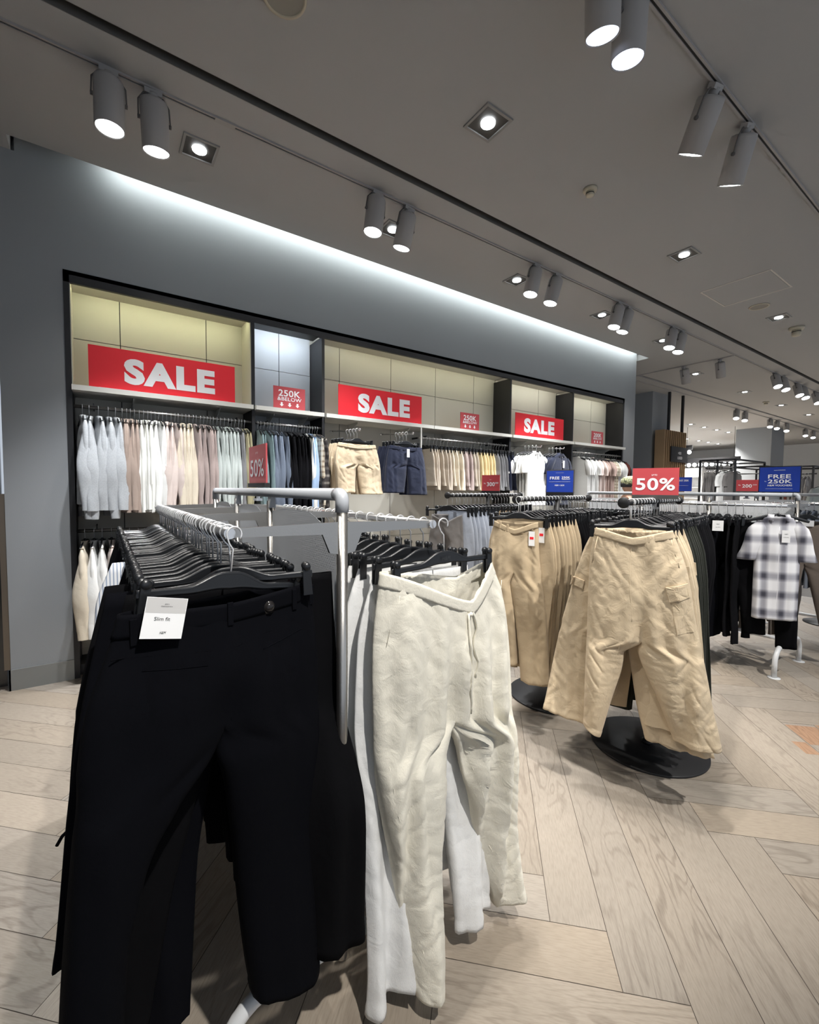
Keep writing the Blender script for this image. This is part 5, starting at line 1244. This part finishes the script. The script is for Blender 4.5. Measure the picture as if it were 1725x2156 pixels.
# ------------------------------------------------------------------ person in a camouflage cap
def camo():
    m, nt, p = _nt('camouflage_cloth'); tc = N(nt, 'ShaderNodeTexCoord'); n = N(nt, 'ShaderNodeTexNoise'); n.inputs['Scale'].default_value = 22; n.inputs['Detail'].default_value = 1.5
    nt.links.new(tc.outputs['Object'], n.inputs['Vector']); cr = N(nt, 'ShaderNodeValToRGB'); cr.color_ramp.interpolation = 'CONSTANT'; e = cr.color_ramp.elements
    e[0].color = (.09, .10, .05, 1); e[1].position = .44; e[1].color = (.36, .36, .20, 1)
    for pos, c in ((.52, (.17, .19, .09)), (.60, (.50, .50, .33))): x = e.new(pos); x.color = (*c, 1)
    nt.links.new(n.outputs['Fac'], cr.inputs[0]); nt.links.new(cr.outputs[0], p.inputs['Base Color']); p.inputs['Roughness'].default_value = .9; return m
def skin_obj(name, verts, edges, radii, m, parent, root=0, sub=2):
    me = bpy.data.meshes.new(name); me.from_pydata(verts, edges, []); me.materials.append(m)
    o = bpy.data.objects.new(name, me); COL.objects.link(o); o.parent = parent
    s = o.modifiers.new('skin', 'SKIN'); sv = me.skin_vertices[0].data
    for i, r in enumerate(radii): sv[i].radius = (r, r) if not isinstance(r, tuple) else r
    sv[root].use_root = True; s.use_smooth_shade = True
    q = o.modifiers.new('sub', 'SUBSURF'); q.levels = sub; q.render_levels = sub; return o
def person():
    t = thing('person', 'person in a camouflage baseball cap standing behind the far rack', 'person', (5.38, 2.97, 0), R(-35))
    # faces local +x; pelvis root
    V = [(0, 0, .88), (0, 0, 1.05), (.01, 0, 1.24), (.0, 0, 1.34), (.015, 0, 1.41), (.02, 0, 1.47),
         (0, .09, .84), (.02, .10, .46), (-.01, .10, .08), (.10, .11, .035), (0, -.09, .84), (.02, -.10, .46), (-.01, -.10, .08), (.10, -.11, .035),
         (0, .17, 1.30), (-.02, .22, 1.05), (.10, .20, .84), (.15, .19, .78), (0, -.17, 1.30), (-.02, -.22, 1.05), (.10, -.20, .84), (.15, -.19, .78)]
    E_ = [(0, 1), (1, 2), (2, 3), (3, 4), (4, 5), (0, 6), (6, 7), (7, 8), (8, 9), (0, 10), (10, 11), (11, 12), (12, 13), (3, 14), (14, 15), (15, 16), (16, 17), (3, 18), (18, 19), (19, 20), (20, 21)]
    Rd = [(.10, .14), (.09, .125), (.10, .15), (.08, .12), .052, .05, .085, .06, .042, .03, .085, .06, .042, .03, .055, .042, .032, .028, .055, .042, .032, .028]
    skin_obj('body', V, E_, Rd, M_skin, t)
    # fingers
    for s in (1, -1):
        for k in range(4):
            bx, by, bz = .155, s*(.205-.018*k), .765; ln = (.055, .070, .075, .065)[k]
            skin_obj('finger', [(bx-.01, by, bz+.03), (bx+.01, by, bz-.01), (bx+.012, by, bz-ln*.6), (bx+.0, by, bz-ln)], [(0, 1), (1, 2), (2, 3)], [.009, .009, .008, .006], M_skin, t, sub=1)
        skin_obj('thumb', [(.14, s*.16, .80), (.165, s*.14, .765), (.165, s*.135, .735)], [(0, 1), (1, 2)], [.011, .010, .008], M_skin, t, sub=1)
    # shirt and trousers
    Vs = [(0, 0, .92), (0, 0, 1.05), (.01, 0, 1.24), (.0, 0, 1.355), (0, .17, 1.31), (-.01, .205, 1.12), (0, -.17, 1.31), (-.01, -.205, 1.12)]
    skin_obj('sweater', Vs, [(0, 1), (1, 2), (2, 3), (3, 4), (4, 5), (3, 6), (6, 7)], [(.125, .165), (.115, .155), (.12, .17), (.09, .13), .068, .056, .068, .056], F['rust'], t)
    Vt = [(0, 0, .90), (0, .09, .84), (.02, .10, .46), (-.01, .10, .07), (0, -.09, .84), (.02, -.10, .46), (-.01, -.10, .07)]
    skin_obj('trousers', Vt, [(0, 1), (1, 2), (2, 3), (0, 4), (4, 5), (5, 6)], [(.12, .155), .10, .078, .065, .10, .078, .065], F['black2'], t)
    for s in (1, -1): obj('shoe', MB().lathe([(0, 0), (.05, 0), (.052, .02), (.045, .05), (.03, .07), (0, .075)], 20, Matrix(((2.3, 0, 0, .06), (0, .9, 0, s*.105), (0, 0, 1, 0), (0, 0, 0, 1)))), M_blkm, t)
    # head
    v, f = [], []; nu, nvv = 28, 20
    for i in range(nvv+1):
        a = math.pi*i/nvv
        for j in range(nu):
            b = 2*math.pi*j/nu; x, y, z = math.sin(a)*math.cos(b), math.sin(a)*math.sin(b), math.cos(a)
            jaw = 1-.28*smooth((-z-.1)/.9)*(1-.25*max(0, x)); X = x*.098*jaw; Y = y*.077*jaw; Z = z*.118
            if x > .7 and abs(y) < .35:
                X += .022*math.exp(-((z+.12)/.16)**2-(y/.16)**2)      # nose
                X += .006*math.exp(-((z+.52)/.07)**2-(y/.3)**2)       # lips
                X -= .008*math.exp(-((z-.08)/.10)**2-((abs(y)-.28)/.14)**2)
            v.append((.035+X, Y, 1.520+Z))
    for i in range(nvv):
        for j in range(nu): f.append((i*nu+j, (i+1)*nu+j, (i+1)*nu+(j+1) % nu, i*nu+(j+1) % nu))
    h = obj('head', MB().add(v, f, True), M_skin, t)
    for s in (1, -1):
        obj('ear', MB().lathe([(0, -.004), (.012, -.006), (.017, 0), (.012, .006), (0, .003)], 14, Matrix(((1, 0, 0, .03), (0, 0, s*1.0, s*.078), (0, 1.7, 0, 1.515), (0, 0, 0, 1)))), M_skin, h)
        obj('eye', MB().lathe([(0, -.01), (.008, -.006), (.011, 0), (.008, .006), (0, .01)], 12, Tr(.112, s*.029, 1.528)), M_white, h)
    cm = camo()
    cap = MB().lathe([(.103, 0), (.106, .015), (.104, .040), (.094, .066), (.072, .088), (.040, .100), (.008, .104), (0, .104)], 36, Matrix(((1.06, 0, 0, .030), (0, .86, 0, 0), (0, 0, 1, 1.545), (0, 0, 0, 1))))
    c = solid(obj('cap', cap, cm, t), .002)
    bv, bf = [], []
    for i in range(13):
        a = R(-62+124*i/12)
        for k, rr in enumerate((.095, .130, .168)): bv.append((.030+rr*math.cos(a)*1.04, rr*math.sin(a)*.66, 1.548-.006*k-.016*abs(math.sin(a))*k/2))
    for i in range(12):
        for k in range(2): bf.append((i*3+k, i*3+k+1, (i+1)*3+k+1, (i+1)*3+k))
    solid(obj('brim', MB().add(bv, bf, True), cm, c), .002)
    obj('cap_strap', MB().tube([(.030-.108*math.cos(R(a_)), .088*math.sin(R(a_)), 1.552) for a_ in range(-34, 35, 6)], .007, 6), M_hang, c)
    obj('hair', MB().lathe([(.096, -.035), (.101, -.01), (.102, .012)], 28, Matrix(((1.0, 0, 0, .018), (0, .80, 0, 0), (0, 0, 1, 1.545), (0, 0, 0, 1)))), M_ink, h)
person()

# ------------------------------------------------------------------ things beyond the wall end
def slats():
    t = thing('slatted_screen', 'tall oak slatted screen with a black sign, past the wall end', 'screen', (10.35, 4.95, 0), 0)
    obj('side_board', MB().box(0, .03, -.05, .16, 0, 2.86), M_slat, t)
    for k in range(11): obj('slat', MB().box(.10+.092*k, .125+.092*k, -.05, .0, 0, 2.86), M_slat, t)
    obj('backing_board', MB().box(.03, 1.12, .002, .02, 0, 2.84), M_frame, t)
    s = obj('sign_board', MB().box(.28, 1.08, -.075, -.052, 2.15, 2.50), M_frame, t)
    letters('+IDS', .16, .055, M_white, s, .68, 2.36, -.077); letters('LOOD', .22, .06, M_white, s, .70, 2.25, -.077)
    for x in (.36, 1.02): obj('mounting_post', MB().box(x, x+.05, .03, .08, 0, CEIL), M_blkm, t)
slats()
tag(obj('wall_mirror', MB().box(11.15, 11.17, 5.2, 5.9, 0.3, 3.6), mat('mirror_glass', (.8, .82, .82), .03, metal=1.0)), 'narrow mirror on the end of the grey pier', 'mirror')
def frame_rack(label, x0, x1, y0, y1, zt, mids=(), name='frame_rack'):
    t = thing(name, label, 'clothes rack', (x0, y0, 0), 0); r = .018; X, Y = x1-x0, y1-y0
    for x in (0, X):
        for y in (0, Y): obj('post', MB().box(x-r, x+r, y-r, y+r, 0, zt), M_blkm, t)
    for m_ in mids: obj('post', MB().box(-r, r, m_-r, m_+r, 0, zt), M_blkm, t)
    for z in (zt, .12):
        for y in (0, Y): obj('long_bar', MB().box(0, X, y-r, y+r, z-r, z+r), M_blkm, t)
        for x in (0, X): obj('cross_bar', MB().box(x-r, x+r, 0, Y, z-r, z+r), M_blkm, t)
    obj('hang_bar', MB().tube([(.28, 0, zt-.16), (.28, Y, zt-.16)], .014, 10), M_blkm, t)
    return t
frame_rack('black square-tube frame rack with grey tops, beyond the far white rack', 11.0, 12.7, 3.75, 4.42, 2.16, (.33,))
frame_rack('lower black frame rack continuing to the right of the grey tops', 12.75, 14.4, 3.75, 4.42, 2.08)
frame_rack('black frame rack at the right edge behind the blue voucher sign', 13.0, 14.3, 2.95, 3.5, 2.06)
row('the black frame rack', 'the left', (11.28, 4.36), (0, -1, 0), 0, 2.0, [(7, 's', 'tight', 'greyjean', 'shirt', 'shirt', 'dark grey top')], .045, 'shirt', hg='shirt hangers')
for mk, y, lb in (('white', 3.97, 'white tee facing forward on the black frame rack'), ('slate', 3.83, 'charcoal top beside the white tee on the frame rack')):
    cloth('tee_shirt', shirt_mesh('tee', F[mk if mk == 'white' else 'greyjean'], sh=.17, body=.19, L=.80, d0=.02, d1=.04, sl=.28, out=.0, short=True, sw=.015, seed=6, ztop=-.09), (11.10, y, 2.0), R(-28), lb, 'shirt')
    hanger('shirt', 11.10, y, 2.0, R(-28), f'black hanger inside the {lb.split(" ")[0]} top of the frame rack', 0, 'shirt hangers')
row('the black frame rack by the right edge', 'the left', (13.28, 3.44), (0, -1, 0), 0, 1.9, [(1, 's', 'long', 'rust', 'shirt', 'shirt', 'rust top'), (5, 's', 'long', 'greyjean', 'shirt', 'shirt', 'grey top')], .07, 'shirt', hg='shirt hangers')
cloth('shirt', shirt_mesh('shirt', F['mist'], sh=.22, body=.26, L=.70, d0=.02, d1=.04, sl=.3, out=.03, seed=8), (6.6, 1.30, 1.62), R(-60), 'pale green top cut off by the right edge', 'shirt')
hanger('shirt', 6.6, 1.30, 1.62, R(-60), 'black hanger of the pale green top at the right edge', 0, 'shirt hangers')
t = thing('single_stand', 'slim black stand carrying the pale green top', 'clothes stand', (6.6, 1.32, 0)); obj('pole', MB().tube([(0, 0, 0), (0, 0, 1.60), (0, -.06, 1.60)], .012, 10), M_blkm, t); obj('base_plate', MB().lathe([(0, 0), (.2, 0), (.2, .01), (0, .012)], 32), M_blkm, t)
# hanging lamp rails in the far part of the shop
def lamp_rail(label, x, y0, y1, z, n):
    t = thing('bulb_rail', label, 'hanging lamp', (x, (y0+y1)/2, z), 0); h = (y1-y0)/2
    obj('rail_body', MB().box(-.03, .03, -h, h, .10, .26), M_frame, t)
    for s in (-1, 1): obj('suspension_wire', MB().tube([(0, s*h*.8, .26), (0, s*h*.8, CEIL-z)], .006, 5), M_blkm, t)
    for k in range(n): obj('bulb', MB().lathe([(0, -.07), (.05, -.05), (.07, 0), (.05, .05), (0, .07)], 12, Tr(0, -h+(k+.5)*2*h/n, .02)), M_glow, t)
lamp_rail('left bright bulb rail hanging far back beside the slatted screen', 17.0, 7.1, 8.9, 2.85, 9)
lamp_rail('right bright bulb rail hanging far back over the frame rack', 18.0, 6.0, 7.9, 2.45, 10)
lamp_rail('lower bright bulb rail hanging far back beside the slatted screen', 18.0, 8.0, 9.6, 2.35, 7)
def shelf_wall(label, x, y0, y1, z):
    t = thing('white_shelving', label, 'shelving', (x, y0, 0)); obj('carcass', MB().box(0, .03, 0, y1-y0, 0, z).box(-.4, .03, 0, .03, 0, z).box(-.4, .03, y1-y0-.03, y1-y0, 0, z), M_whitem, t)
    for k in range(5): obj('shelf', MB().box(-.4, 0, .03, y1-y0-.03, .3+k*.45, .33+k*.45), M_whitem, t)
shelf_wall('white shelving unit far behind the slatted screen', 21.0, 8.2, 11.0, 2.5)
shelf_wall('white shelving unit far behind the frame rack', 24.0, 7.6, 10.4, 2.5)
